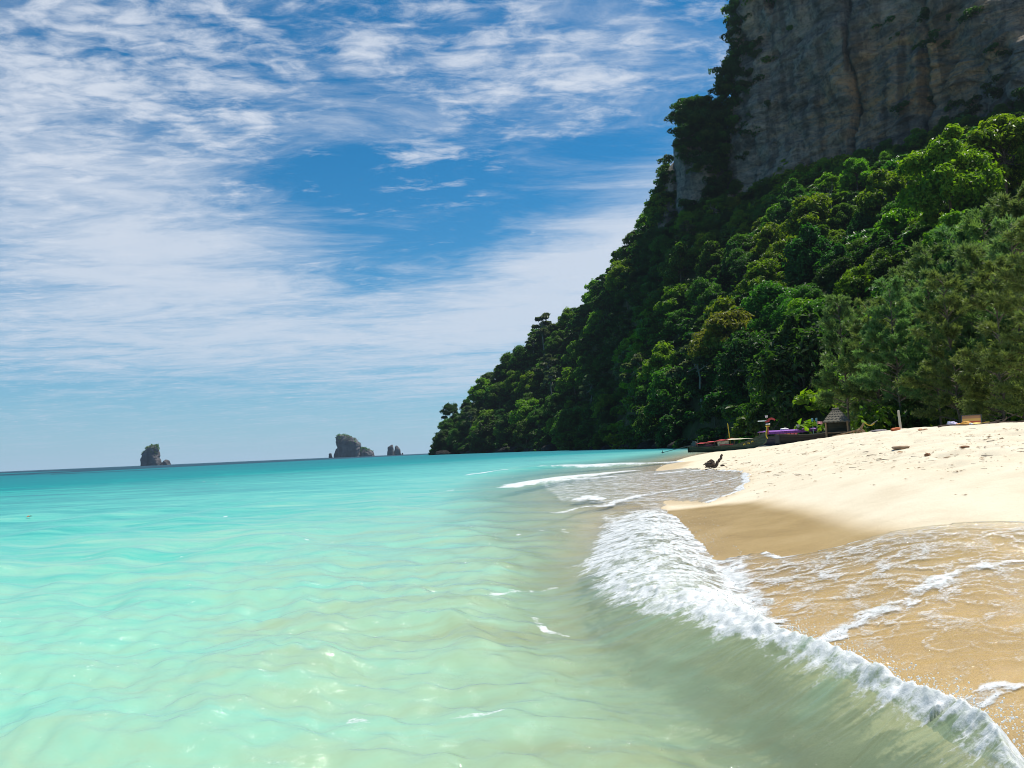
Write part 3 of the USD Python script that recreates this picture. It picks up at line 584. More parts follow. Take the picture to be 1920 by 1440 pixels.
def simple(name, base, rough=.7, spec=.3, scale=6, lo=.72, hi=1.2, bump=.0, dist=.01, metallic=0.0, stretch=(1, 1, 1)):
    return mat(name, {"g": ("texture_coordinate", {}), "mp": ("mapping", {"scale": stretch}), "n": ("noise_texture", {"scale": scale, "detail": 5, "roughness": .6}), "r": ("rgb_ramp", {"ramp": [(.3, [c * lo for c in base]), (.7, [min(c * hi, .95) for c in base])]}),
                      "b": ("bump", {"strength": bump, "distance": dist}), "p": ("principled_bsdf", {"roughness": rough, "specular_ior_level": spec, "metallic": metallic})},
               [("g.object", "mp.vector"), ("mp.vector", "n.vector"), ("n.fac", "r.fac"), ("r.color", "p.base_color"), ("n.fac", "b.height"), ("b.normal", "p.normal")])
BARK = simple("bark_grey_brown", (.13, .105, .08), .9, .2, 5, .6, 1.3, .6, .03, stretch=(1, 1, .25))
BARK_PALE = simple("bark_pale", (.20, .18, .15), .85, .2, 4, .6, 1.2, .5, .02, stretch=(1, 1, .3))

def tube(points, radii, n=6, cap=True):
    points, radii = np.asarray(points, float), np.asarray(radii, float)
    tg = np.gradient(points, axis=0); tg /= np.linalg.norm(tg, axis=1)[:, None]
    ref = np.array([0, 0, 1.0]) if abs(tg[:, 2]).mean() < .8 else np.array([1.0, 0, 0])
    a = np.cross(tg, ref); a /= np.linalg.norm(a, axis=1)[:, None]; b = np.cross(tg, a)
    th = np.linspace(0, 2 * math.pi, n, endpoint=False)
    V = points[:, None] + radii[:, None, None] * (np.cos(th)[None, :, None] * a[:, None] + np.sin(th)[None, :, None] * b[:, None])
    m_ = len(points)
    i = np.arange(m_ - 1)[:, None] * n + np.arange(n)[None]; j = np.arange(m_ - 1)[:, None] * n + (np.arange(n) + 1)[None] % n
    f_ = np.stack([i, i + n, j + n, j], -1).reshape(-1, 4)
    v_ = V.reshape(-1, 3)
    if cap:
        v_ = np.vstack([v_, points[0], points[-1]])
        k = np.arange(n)
        f_ = np.vstack([f_, np.stack([k, np.roll(k, -1), np.full(n, len(v_) - 2), np.full(n, len(v_) - 2)], 1), np.stack([np.roll(k, -1) + (m_ - 1) * n, k + (m_ - 1) * n, np.full(n, len(v_) - 1), np.full(n, len(v_) - 1)], 1)])
    return v_, f_
def join(pieces):
    vs, fs, n = [], [], 0
    for v_, f_ in pieces:
        f_ = np.asarray(f_)
        if f_.shape[1] == 3: f_ = np.concatenate([f_, f_[:, 2:]], 1)
        vs.append(v_); fs.append(f_ + n); n += len(v_)
    return np.vstack(vs), np.vstack(fs)
def unit(v_): return v_ / np.maximum(np.linalg.norm(v_, axis=-1, keepdims=True), 1e-9)
def leaves(pos, nor, size, g, aspect=1.5, fold=.18):
    """Leaf sprays: one bent diamond of two triangles per position."""
    n = len(pos)
    t_ = unit(np.cross(nor, g.normal(size=(n, 3)))); b_ = np.cross(nor, t_)
    s_ = (size * g.uniform(.5, 1.5, n))[:, None]
    V = np.stack([pos - t_ * s_ * .5 * aspect, pos - b_ * s_ * .38 + nor * s_ * fold, pos + t_ * s_ * .5 * aspect - nor * s_ * .1, pos + b_ * s_ * .38 + nor * s_ * fold], 1).reshape(-1, 3)
    k = np.arange(n)[:, None] * 4
    return V, k + np.array([[0, 1, 2, 3]])
def in_lobe(c, rad, n, g, low=-.35):
    d = unit(g.normal(size=(int(n * 2.2), 3))); d = d[(d[:, 2] > low) | (g.random(len(d)) < .12)][:n]
    r_ = g.uniform(.72, 1.06, len(d)) ** .7
    r_ = np.where(g.random(len(d)) < .16, g.uniform(1.0, 1.38, len(d)), r_)            # loose outer sprays
    return c + d * rad * r_[:, None], unit(d * [1, 1, 1.4] + g.normal(size=d.shape) * .55 + [0, 0, .25])
def limb(a, b, r0, r1, g, sag=.12, n=5, sides=5):
    t_ = np.linspace(0, 1, n)[:, None]; a, b = np.asarray(a, float), np.asarray(b, float)
    p_ = a + (b - a) * t_; L_ = np.linalg.norm(b - a)
    p_ += (np.sin(t_ * math.pi) * g.normal(size=3) * [1, 1, .4] * sag * L_)
    return tube(p_, np.linspace(r0, r1, n), sides)
def broadleaf(name, seed, H, R, leaf, bark, nl=11, n=6000, size=.55, flat=.8, open_=0.0, crown_low=.35, trunk_r=.28, drape=False):
    """A class prim with trunk and crown; H = height, R = crown radius."""
    g = rng(seed)
    root = stage.CreateClassPrim("/World/" + name)
    lob, wood = [], []
    top_trunk = np.array([g.normal() * .3, g.normal() * .3, H * (crown_low + .22)])
    for k in range(nl):
        a = k * 2.399 + g.uniform(-.3, .3); q_ = math.sqrt((k + .4) / nl)
        rad = R * q_ * g.uniform(.62, .88)
        z = H * (crown_low + (1 - crown_low) * (.78 * (1 - .95 * q_ ** 2.2) + g.uniform(-.14, .10)))
        if drape and k % 2: z = H * g.uniform(.15, .6)
        rl = R * g.uniform(.20, .44) * (1 - .25 * open_)
        lob.append((np.array([rad * math.cos(a), rad * math.sin(a), z - rl * .4]), np.array([rl, rl, rl * flat * g.uniform(.85, 1.3) * (2.2 if drape else 1)])))
    P_, N_ = [], []
    for c, rad in lob:
        # every lobe is itself a few tufts
        m_ = int(n / nl)
        for j in range(5):
            d = unit(g.normal(size=3)); d[2] = abs(d[2]) * .8
            cc = c + d * rad * .62; p_, q_ = in_lobe(cc, rad * g.uniform(.42, .62), m_ // 6, g); P_.append(p_); N_.append(q_)
        p_, q_ = in_lobe(c, rad * .9, m_ // 6, g); P_.append(p_); N_.append(q_)
        wood.append(limb(top_trunk * [1, 1, g.uniform(.7, 1)], c - [0, 0, rad[2] * .3], trunk_r * .42, .05, g))
    P_, N_ = np.vstack(P_), np.vstack(N_)
    part(root, "crown", leaves(P_, N_, size, g), leaf)
    zt = np.linspace(-2.5, top_trunk[2], 7)[:, None]
    tp = np.concatenate([top_trunk[None, :2] * (zt / top_trunk[2]) ** 2, zt], 1) + g.normal(size=(7, 3)) * [.10, .10, 0]
    part(root, "trunk", join([tube(tp, np.linspace(trunk_r, trunk_r * .5, 7), 7)] + wood), bark, 50)
    return root
KIND = {}
def kind(key, *a, **k): KIND[key] = (broadleaf("broadleaf_class_" + key, *a, **k), a[1], a[2])
kind("dark", 1, 13, 6.6, LEAF["dark"], BARK, 19, 10500, size=.44)
kind("dark_b", 2, 11, 6.0, LEAF["dark"], BARK, 16, 9000, size=.44, crown_low=.2)
kind("mid", 3, 13, 6.4, LEAF["mid"], BARK, 20, 10500, size=.44)
kind("mid_b", 4, 11, 5.6, LEAF["mid"], BARK, 15, 9000, size=.44, flat=.9, crown_low=.25)
kind("bright", 5, 11, 5.6, LEAF["bright"], BARK, 17, 9000, size=.46, flat=.75)
kind("bright_b", 6, 8, 5.0, LEAF["lime"], BARK, 14, 8000, size=.46, crown_low=.15)
kind("golden", 7, 13, 7.5, LEAF["olive"], BARK, 22, 12000, size=.46, flat=.65)
kind("pale", 8, 13, 5.4, LEAF["pale"], BARK_PALE, 9, 3600, size=.6, flat=.45, open_=1, crown_low=.5)
kind("layered", 9, 14, 5.6, LEAF["bright"], BARK_PALE, 10, 3600, size=.55, flat=.32, open_=1, crown_low=.4, trunk_r=.24)
kind("tall", 12, 22, 9.0, LEAF["lime"], BARK, 20, 15000, size=.62, flat=.75, trunk_r=.4)
kind("draped", 10, 11, 5.0, LEAF["dark"], BARK, 17, 10000, size=.44, flat=.8, crown_low=.05, drape=True)

def casuarina(name, seed, H, leaf, low=.06):
    g = rng(seed)
    root = stage.CreateClassPrim("/World/" + name)
    zt = np.linspace(-.6, H * .97, 9)[:, None]
    bend = g.normal(size=2) * .35
    axis = np.concatenate([bend[None] * (zt / H) ** 2 + g.normal(size=(9, 2)) * .05, zt], 1)
    wood = [tube(axis, np.linspace(.105, .018, 9) * H / 12, 7)]
    A, B = [], []
    nb = 64
    for k in range(nb):
        u_ = g.uniform(low, .99) if k > 8 else low + .02 + k * .03
        base = np.array([np.interp(u_ * H, zt[:, 0], axis[:, c]) for c in range(3)])
        a = k * 2.399 + g.uniform(-.4, .4)
        Lb = H * (.31 * (1 - u_) ** .95 * (1 - .35 * (u_ < .22)) + .055) * g.uniform(.7, 1.25)
        up = .35 + .75 * u_
        d = np.array([math.cos(a), math.sin(a), up]); d /= np.linalg.norm(d)
        tt = np.linspace(0, 1, 6)[:, None]
        bp = base + d * Lb * tt + np.array([0, 0, 1]) * (-.16 * Lb * tt ** 2)
        wood.append(tube(bp, np.linspace(.045, .008, 6) * H / 12, 4, False))
        nt_ = int(8 + 7.5 * Lb)
        for j in range(nt_):
            w = g.uniform(.30, 1.0) ** .8; q0 = base + d * Lb * w - np.array([0, 0, .16 * Lb * w * w])
            td = unit(d * 1.0 + g.normal(size=3) * .42 + np.array([0, 0, .16])); Lt = g.uniform(.4, .95) * (1.1 - .3 * w)
            ns = 22
            s_ = g.uniform(.1, 1, ns)[:, None]
            st = q0 + td * Lt * s_ + np.array([0, 0, -.22]) * Lt * s_ ** 2
            nd_ = unit(td * .9 + g.normal(size=(ns, 3)) * .55 + np.array([0, 0, -.18]))
            A.append(st); B.append(st + nd_ * g.uniform(.16, .36, ns)[:, None])
    A, B = np.vstack(A), np.vstack(B)
    n = len(A); t_ = unit(B - A); w_ = unit(np.cross(t_, g.normal(size=(n, 3)))) * .024
    V = np.stack([A - w_, A + w_, B + w_ * .6, B - w_ * .6], 1).reshape(-1, 3)
    part(root, "crown", (V, np.arange(n)[:, None] * 4 + np.array([[0, 1, 2, 3]])), leaf)
    part(root, "trunk", join(wood), BARK, 50)
    return root
CAS = [casuarina("casuarina_class_a", 31, 12, LEAF["feather"], .20), casuarina("casuarina_class_b", 32, 12, LEAF["feather2"]), casuarina("casuarina_class_c", 33, 12, LEAF["feather"])]

def copy(name, root, label, category, loc, rz, scale, group=None):
    x = UsdGeom.Xform.Define(stage, fresh("/World", name))
    x.GetPrim().GetReferences().AddInternalReference(root.GetPath())
    x.AddTransformOp().Set(matrix(loc, rz, scale))
    x.GetPrim().SetInstanceable(True)
    return tag(x.GetPrim(), label, category, group)
def on_hill(px, py):
    """Where the sight line of a picture point meets the wooded slope."""
    d = ray(px, py); d = d / math.hypot(d[0], d[1])
    t_ = np.arange(60, 560, .5); pts = np.array([0, 0, EYE]) + d * t_[:, None]
    k = np.nonzero(hill_z(pts[:, :2]) > pts[:, 2])[0]
    return pts[k[0]] if len(k) else None
def pxy(p):
    """Picture position of a point."""
    w = np.asarray(p, float) - [0, 0, EYE]; z = w @ _f
    return 960 + FPX * (w @ _r) / z, 720 - FPX * (w @ _u) / z

# single trees that stand out
solo = [  # kind, foot in the picture, height m, crown width factor, label
 ("golden", 1375, 700, 15, 1.05, "broad tree with golden olive flat crown in the middle of the wooded slope"),
 ("layered", 1562, 425, 15, .8, "slender pale-trunked tree with layered bright crown, standing free below the cliff"),
 ("tall", 1790, 470, 22, .85, "tall bright green tree rising highest over the feathery shore trees, below the ochre cliff stain"),
 ("tall", 1892, 410, 20, .9, "large bright leafy tree under the dark cliff hollow, rightmost on the slope"),
 ("mid", 1690, 440, 9, 1.0, "round vine-covered tree left of the tall bright tree below the cliff"),
 ("layered", 1345, 425, 11, 1.2, "dark flat-topped tree in the shade at the foot of the rock pinnacle"),
 ("pale", 1290, 470, 11, .9, "thin light-trunked tree with sparse crown under the rock pinnacle"),
 ("pale", 1205, 765, 18, 1.0, "grey-green open-crowned tree low on the slope above the cove"),
 ("pale", 1318, 770, 17, 1.0, "grey-green tree with thin pale trunk behind the moored longtail boats"),
 ("pale", 1110, 775, 17, .8, "narrow grey-green tree low on the headland, left of the cove's other pale trees"),
 ("bright_b", 1215, 735, 11, .8, "small vivid green crown glowing in the dark lower forest"),
 ("draped", 1525, 540, 14, 1.0, "dark tree wrapped in creepers, a tower amid the sunlit slope"),
 ("draped", 1480, 450, 12, 1.0, "dark creeper-draped tree under the cliff's left foot"),
 ("mid_b", 1455, 790, 9, .9, "leafy green tree at the beach behind the purple-covered boat"),
 ("dark_b", 834, 843, 15, .95, "dark tree leaning out over the sea at the headland's very tip"),
 ("pale", 1000, 672, 14, 1.0, "half-bare greyish tree on the headland's skyline above its left shoulder"),
]
taken = []
for key, px, py, h_, wide, lab in solo:
    p_ = on_hill(px, py)
    if p_ is None:
        p_ = far(px, py, 505); p_[2] = 1.0; print("placed by hand", lab)
    root, H0, R0 = KIND[key]
    s_ = h_ / H0
    copy("tree", root, lab, "tree", p_, px * .7, (s_ * wide, s_ * wide, s_))
    taken.append((*p_[:2], R0 * s_ * wide))
# the forest, tree by tree
g = rng(77)
zones = {"tip": "at the seaward tip", "water": "overhanging the water", "low": "low on the slope", "mid": "halfway up the slope", "ridge": "on the skyline", "cliff": "close under the cliff"}
looks = {"dark": ("dark green broad-crowned tree", "dark"), "dark_b": ("dark low-crowned leafy tree", "dark"), "mid": ("mid green round-crowned tree", "mid"), "mid_b": ("mid green dense tree", "mid"), "bright": ("bright green sunlit tree", "bright"), "bright_b": ("bright yellow-green bushy tree", "bright"), "golden": ("olive gold crowned tree", "golden"), "pale": ("grey-green open-crowned tree", "pale"), "draped": ("creeper-draped dark tree", "draped")}
cand = []
for k in range(9000):
    a = g.uniform(-5.6, 38); t_ = g.uniform(.0, 1.0) ** .9
    F, R = fr_at(a), rr_at(a)
    r_ = F + t_ * (R - F) + 1.0
    if g.random() > r_ / 500 + .15: continue
    cand.append((a, t_, r_))
n_forest = 0
for a, t_, r_ in cand:
    if n_forest >= 275: break
    q_ = np.array([r_ * math.sin(math.radians(a)), r_ * math.cos(math.radians(a))])
    size = (.55 + .75 * g.random() ** 1.3) * (1.12 + .35 * ss(r_, 240, 380) if r_ > 250 else .95) * (.55 if (t_ > .80 and a > 14.5) else .8 if (t_ > .6 and a > 14.5) else 1.0)
    rad = 5.6 * size
    if any((q_[0] - x_) ** 2 + (q_[1] - y_) ** 2 < (.80 * (rad + R_) * .92) ** 2 for x_, y_, R_ in taken): continue
    if a > 22 and t_ < .25: continue
    w = g.random()
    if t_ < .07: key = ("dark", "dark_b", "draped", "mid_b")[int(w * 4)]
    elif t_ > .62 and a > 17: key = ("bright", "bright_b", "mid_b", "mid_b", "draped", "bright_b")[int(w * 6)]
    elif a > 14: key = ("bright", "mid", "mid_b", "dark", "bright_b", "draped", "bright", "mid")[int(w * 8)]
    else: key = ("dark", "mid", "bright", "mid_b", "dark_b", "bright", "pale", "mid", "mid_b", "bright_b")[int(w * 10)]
    zone = "tip" if a < -2.8 else "water" if t_ < .09 else "ridge" if (t_ > .80 and a < 13) else "cliff" if t_ > .72 else "low" if t_ < .40 else "mid"
    root, H0, R0 = KIND[key]
    z = hill_z(q_[None])[0]
    s_ = rad / R0
    where = ("toward the headland's end", "above the headland's middle", "over the open cove", "behind the moored boats", "right of the golden-crowned tree", "over the feathery shore trees")[int(np.searchsorted([0, 5, 10.5, 16, 22], a))]
    big = "large " if size > 1.02 else "small " if size < .66 else ""
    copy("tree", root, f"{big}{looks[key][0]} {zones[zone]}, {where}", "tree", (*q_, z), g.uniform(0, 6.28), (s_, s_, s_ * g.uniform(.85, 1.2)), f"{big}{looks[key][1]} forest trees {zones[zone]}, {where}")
    taken.append((*q_, rad)); n_forest += 1
print("forest trees", n_forest, "candidates", len(cand))
# undergrowth: leaf clumps all over the slope, nobody could count them
def instancer(name, protos, pos, rz, scale, which, label, category):
    pi = UsdGeom.PointInstancer.Define(stage, fresh("/World", name))
    for nm, msh, mt in protos:
        usdkit.mesh(stage, f"{pi.GetPath()}/{nm}", msh, mt)
    pi.CreatePrototypesRel().SetTargets([Sdf.Path(f"{pi.GetPath()}/{nm}") for nm, _, _ in protos])
    pi.CreatePositionsAttr(Vt.Vec3fArray.FromNumpy(np.asarray(pos, np.float32)))
    pi.CreateProtoIndicesAttr(Vt.IntArray.FromNumpy(np.asarray(which, np.int32)))
    pi.CreateScalesAttr(Vt.Vec3fArray.FromNumpy(np.asarray(scale, np.float32)))
    rz = np.asarray(rz)
    pi.CreateOrientationsAttr(Vt.QuathArray([Gf.Quath(math.cos(a / 2), 0, 0, math.sin(a / 2)) for a in rz]))
    return tag(pi.GetPrim(), label, category, None, "stuff")
def bush(seed, n, size=.42, rad=1.6, tall=1.0):
    g = rng(seed); P_, N_ = [], []
    for k in range(6):
        c = np.array([g.normal() * rad * .5, g.normal() * rad * .5, g.uniform(.2, .7) * rad * tall])
        p_, q_ = in_lobe(c, np.array([1, 1, .8 * tall]) * rad * g.uniform(.4, .65), n // 6, g, -.1); P_.append(p_); N_.append(q_)
    return leaves(np.vstack(P_), np.vstack(N_), size, g)
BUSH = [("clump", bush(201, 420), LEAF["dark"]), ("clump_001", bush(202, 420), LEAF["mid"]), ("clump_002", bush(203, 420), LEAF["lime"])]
g = rng(78)
n = 5200
a = g.uniform(-5.8, 38, n); t_ = g.uniform(0, 1.04, n); r_ = fr_at(a) + t_ * (rr_at(a) - fr_at(a)) + .5
keep = g.random(n) < np.clip(r_ / 330, .35, 1)
a, t_, r_ = a[keep], t_[keep], r_[keep]
q_ = np.stack([r_ * np.sin(np.radians(a)), r_ * np.cos(np.radians(a))], 1)
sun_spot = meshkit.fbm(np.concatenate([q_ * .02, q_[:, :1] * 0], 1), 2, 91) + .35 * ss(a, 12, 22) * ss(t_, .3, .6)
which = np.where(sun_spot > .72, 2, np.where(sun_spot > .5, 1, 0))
sc_ = g.uniform(.8, 1.9, len(a)) * (1 + .25 * (r_ > 250))
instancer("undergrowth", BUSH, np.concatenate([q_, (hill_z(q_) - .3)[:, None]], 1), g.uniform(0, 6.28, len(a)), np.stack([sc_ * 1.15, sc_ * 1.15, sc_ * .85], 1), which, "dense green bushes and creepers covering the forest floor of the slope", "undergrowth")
# shrubs that cling to the rock: the cliff's left edge, its ledges, and the pillars
P_ = []
cvg = cv[:420 * 230].reshape(230, 420, 3)
g = rng(79)
ub = np.linspace(0, 1, 420)
for k in range(1500):
    i, j = int(g.integers(4, 229)), int(g.integers(0, 419))
    p_ = cvg[i, j]; px, py = pxy(p_)
    dens = .0
    if px < 1412: dens = .75
    elif px > 1700 and 150 < py < 235: dens = .30 if meshkit.noise(p_ * .05, 5) > .5 else .03
    elif py < 95 and px > 1640: dens = .30 if meshkit.noise(p_ * .04, 6) > .5 else .02
    elif px < 1470 and py < 130: dens = .35
    else: dens = .02
    if g.random() < dens: P_.append(p_ + [0, 0, -.4])
for (x_, y_) in [(1290, 202), (1300, 197), (1312, 196), (1322, 202), (1332, 208), (1280, 214), (1318, 222), (1328, 235), (1338, 226), (1340, 250), (1335, 275), (1346, 300), (1340, 330), (1322, 250), (1284, 230), (1276, 252), (1300, 235), (1306, 262), (1316, 285), (1326, 300), (1318, 318), (1345, 350), (1330, 262), (1290, 218), (1280, 275)]:
    for k in range(9): P_.append(far(x_ + g.normal() * 9, y_ + g.normal() * 9 + 5, 295 + g.normal() * 4))
for (x_, y_) in [(1262, 312), (1252, 325), (1246, 345), (1242, 365), (1238, 390), (1238, 410), (1256, 340), (1262, 380), (1270, 400)]:
    for k in range(6): P_.append(far(x_ + g.normal() * 5, y_ + g.normal() * 9 + 4, 311 + g.normal() * 3))
for (x_, y_) in [(1352, 200), (1356, 170), (1362, 150), (1348, 215), (1352, 240), (1356, 265), (1372, 130), (1380, 100), (1384, 60), (1386, 20)]:
    for k in range(7): P_.append(far(x_ + g.normal() * 5, y_ + g.normal() * 11 + 4, 296 + g.normal() * 3))
P_ = np.array(P_)
sc_ = g.uniform(.7, 1.9, len(P_))
instancer("cliff_shrubs", [("clump", bush(205, 300), LEAF["dark"]), ("clump_001", bush(206, 300), LEAF["mid"])], P_, g.uniform(0, 6.28, len(P_)), np.stack([sc_] * 3, 1), (g.random(len(P_)) < .3).astype(int), "dark shrubs clinging to the cliff edge and rock pinnacles", "shrubs")
# feathery casuarinas along the back of the beach
cas = [(1592, 64, 10.2, 0, "leftmost feathery casuarina, spreading over the thatched hut"), (1652, 62, 9.6, 1, "feathery casuarina right of the thatched hut"), (1548, 112, 10, 2, "low casuarina behind the thatched hut's left side"), (1690, 57, 9.8, 0, "grey-green casuarina behind the pale wooden post"), (1742, 61, 11, 2, "tall casuarina left of the beach chair"),
 (1800, 50, 8.8, 1, "olive casuarina with wide low boughs behind the beach chair"), (1846, 54, 10.8, 0, "casuarina rising right of the beach chair"), (1885, 45, 8.2, 1, "near olive casuarina by the picture's right edge"), (1925, 51, 11.4, 2, "tall grey-green casuarina cut by the right edge"), (1975, 42, 9, 1, "nearest casuarina, only its left boughs inside the right edge"), (2040, 48, 11, 0, None),
 (1668, 79, 12.6, 1, "casuarina standing second row between the hut and the post"), (1722, 76, 14.3, 0, "high casuarina of the second row above the wooden post"), (1775, 73, 15.2, 2, "second-row casuarina with a narrow top over the beach chair"), (1822, 71, 15.8, 0, "highest casuarina of the second row, right of the chair"), (1880, 69, 16.8, 1, "tallest olive-topped casuarina at the back on the right"), (1940, 66, 16.4, 0, "back-row casuarina half cut off by the right edge"), (1625, 84, 12, 2, "small casuarina at the rear of the hut"), (1700, 66, 10, 1, "short casuarina filling the gap beside the post"), (1765, 55, 9, 0, "young casuarina directly left of the chair"), (1860, 60, 12, 2, "middling casuarina between the tall ones on the right")]
g = rng(80)
for k, (px, dd, h_, kd, lab) in enumerate(cas):
    b_ = far(px, 800, dd)[:2]
    s_ = h_ / 12
    copy("casuarina_tree", CAS[kd], lab or ("feathery casuarina beyond the right edge" ), "tree", (*b_, gz(b_)), k * 1.7, (s_ * .98, s_ * .98, s_ * 1.03), "casuarinas past the right edge" if lab is None else "casuarinas along the back of the beach")
# low leafy shrubs in their shade
pos = []
for k in range(150):
    px = g.uniform(1560, 2150); dd = g.uniform(84, 104) if px < 1640 else g.uniform(56, 86)
    b_ = far(px, 800, dd)[:2]; pos.append((*b_, gz(b_) - .1))
sc_ = g.uniform(.5, 1.15, len(pos))
instancer("shrubbery", [("clump", bush(208, 420, .26), LEAF["mid"]), ("clump_001", bush(209, 420, .26), LEAF["dark"]), ("clump_002", bush(210, 420, .26), LEAF["bright"])], pos, g.uniform(0, 6.28, len(pos)), np.stack([sc_, sc_, sc_ * 1.2], 1), g.integers(0, 3, len(pos)), "green leafy shrubs in the shade under the casuarinas", "shrubbery")
# ---- END TREES
# ------------------------------------------------------------------ sea stacks and rocks
SEA_ROCK = mat("sea_rock", {**rock_nodes, "ms": ("mapping", {"scale": (.02, .02, .06)}), "mv": ("mapping", {"scale": (.07, .07, .008)}), "fine": ("noise_texture", {"scale": .2, "detail": 8, "roughness": .7}), "b": ("bump", {"strength": 1.0, "distance": 5.0}), "b2": ("bump", {"strength": .8, "distance": 5.0}),
    "c1": ("rgb_ramp", {"ramp": [(.3, (.09, .088, .095)), (.5, (.15, .137, .14)), (.7, (.22, .18, .165))]})}, rock_links)
DARK_ROCK = mat("wet_dark_rock", {**rock_nodes, "fine": ("noise_texture", {"scale": 2.0, "detail": 8, "roughness": .7}), "c1": ("rgb_ramp", {"ramp": [(.3, (.03, .03, .03)), (.6, (.06, .056, .052))]})}, rock_links)
def green_top(root, pillars, dist, size, g, lo=.55):
    P_, N_ = [], []
    for v_ in pillars:
        zr = v_[:, 2]; k = np.nonzero(zr > zr.min() + (zr.max() - zr.min()) * lo)[0]
        w_ = ((zr[k] - zr.min()) / (zr.max() - zr.min())) ** 3
        pk = g.choice(k, 420, p=w_ / w_.sum())
        P_.append(v_[pk] + g.normal(size=(420, 3)) * size * .35); N_.append(unit(g.normal(size=(420, 3)) * .5 + [0, 0, 1]))
    part(root, "shrubs", leaves(np.vstack(P_), np.vstack(N_), size, g), LEAF["mid"])
def stack(label, pillars, dist, seed, dep=.8, cap=None):
    root = thing("sea_stack", label, "sea stack")
    got = []
    for k, rows in enumerate(pillars):
        v_, f_ = px_pillar(rows, dist + k * 6, seed + k, dep, nt=48, relief=.9, sub=6)
        part(root, "rock", (v_, f_), SEA_ROCK, 45); got.append(v_)
    if cap is not None: green_top(root, [got[i] for i in cap], dist, 3.2, rng(seed))
    return root
stack("leftmost sea stack, a lone blunt rock tower on the horizon", [[(265, 303, 878), (266, 302, 870), (267, 301, 858), (268.5, 299.5, 848), (272, 299, 841), (279, 298, 836.5), (285, 296, 833.8)]], 2200, 501, cap=[0])
stack("low dark islet of boulders at the lone rock tower's right foot", [[(301, 320, 876), (303, 319.5, 868), (306, 318, 864.5), (309, 315, 862.3)]], 2210, 505)
stack("biggest sea stack, wide-topped with a green cap and a low right shoulder", [[(634, 674, 862), (635, 673, 850), (634.5, 674.5, 840), (632.5, 675.5, 831), (631.8, 668, 825), (631, 659, 820.5), (632.5, 653, 817), (636.5, 647, 814.8)],
    [(672, 703, 860), (672, 701.5, 851), (672, 697, 845), (673, 688, 841.5), (675, 681, 839.5)], [(625.5, 640, 862), (627, 639, 850), (629, 638, 843), (631, 637, 841)]], 2300, 511, cap=[0, 1])
stack("tiny rock stub standing left of the biggest sea stack", [[(616.5, 623.8, 863), (616.8, 623, 855), (616.5, 621.8, 851.5), (617.5, 621, 850)]], 2330, 521)
stack("small twin-peaked sea stack right of the biggest one", [[(725.5, 740, 858), (727, 739, 848), (726.5, 738, 840), (730, 737.3, 836), (733, 736.5, 834)], [(738, 752, 858), (738.5, 751.5, 849), (740, 750, 842), (741, 746.5, 837), (742, 744.5, 835.5)], [(752, 757, 857), (753, 756, 851), (754, 755.3, 849.3)]], 2400, 531)
def boulder(seed, r=(1, 1, .8), sub=3, rough=.5):
    m_ = trimesh.creation.icosphere(sub, 1.0); v_ = np.array(m_.vertices)
    v_ = v_ * (1 + rough * (meshkit.fbm(v_ * 1.6 + seed, 4, seed) - .5))[:, None]
    return v_ * r, np.array(m_.faces)
for k, (px, py, dd, w_, lab) in enumerate([(829, 849, 496, 4.6, "black rock in the sea under the tree at the headland's tip"), (842, 850, 494, 1.9, "small black rock right of the tip's outermost boulder"), (818, 851, 500, 1.3, "tiny rock lying farthest out off the headland's tip")]):
    p_ = far(px, py, dd); p_[2] = .2
    top("shore_rock", (boulder(541 + k, (w_, w_ * .8, w_ * .55))[0] + p_, boulder(541 + k)[1]), DARK_ROCK, 40, lab, "rock")
g = rng(81)
for k in range(26):                                               # rock ledge along the foot of the headland
    a_ = np.interp(k + g.uniform(-.4, .4), [0, 25], [-4.4, 12.4]); rr0 = fr_at(a_) - 1.0
    p_ = np.array([rr0 * math.sin(math.radians(a_)), rr0 * math.cos(math.radians(a_)), .3]); w_ = g.uniform(1.5, 3.6) * (1.2 if a_ < 4 else .8)
    v_, f_ = boulder(560 + k, (w_ * 1.4, w_, w_ * .7), 2)
    top("shore_rock", (v_ + p_, f_), DARK_ROCK, 40, "dark rock at the waterline below " + ("the headland's outer trees", "the headland's middle", "the forest beside the boats")[min(2, int(k / 9))], "rock", "dark rocks along the headland's waterline, " + ("outer", "middle", "inner")[min(2, int(k / 9))])

# ------------------------------------------------------------------ the air
hb_ = trimesh.creation.box([9000, 9000, 290]); hb_.apply_translation([0, 0, 115])
HAZE = usdkit.material(stage, "/World/Looks/haze", {"v": ("principled_volume", {"color": (.62, .80, 1.0), "density": .000045, "anisotropy": .3})}, [], volume="v.volume")
HAZE_ON = True
if HAZE_ON:
    top("haze", hb_, HAZE, kind="stuff")
# ------------------------------------------------------------------ things on the beach
C = lambda name, rgb, **k: simple("paint_" + name, rgb, **k)
WOOD_DARK = simple("weathered_hull_wood", (.045, .05, .038), .75, .3, 2.2, .5, 1.7, .5, .01, stretch=(.4, 3, 3))
WOOD = simple("bare_wood", (.30, .20, .12), .85, .2, 5, .6, 1.25, .5, .01, stretch=(1, 1, .2))
WOOD_PALE = simple("sun_bleached_wood", (.52, .46, .36), .85, .2, 6, .75, 1.15, .5, .008, stretch=(1, 1, .15))
DRIFT = simple("driftwood_dark", (.085, .060, .045), .85, .25, 7, .5, 1.5, .7, .01)
RED, PURPLE, NAVY, CREAM, WHITE = C("red_tarp", (.42, .045, .05), rough=.6), C("purple_tarp", (.26, .09, .42), rough=.6), C("navy_hull", (.018, .024, .05), rough=.5), C("cream_cloth", (.62, .56, .42), rough=.8), C("white_cloth", (.78, .78, .76), rough=.8)
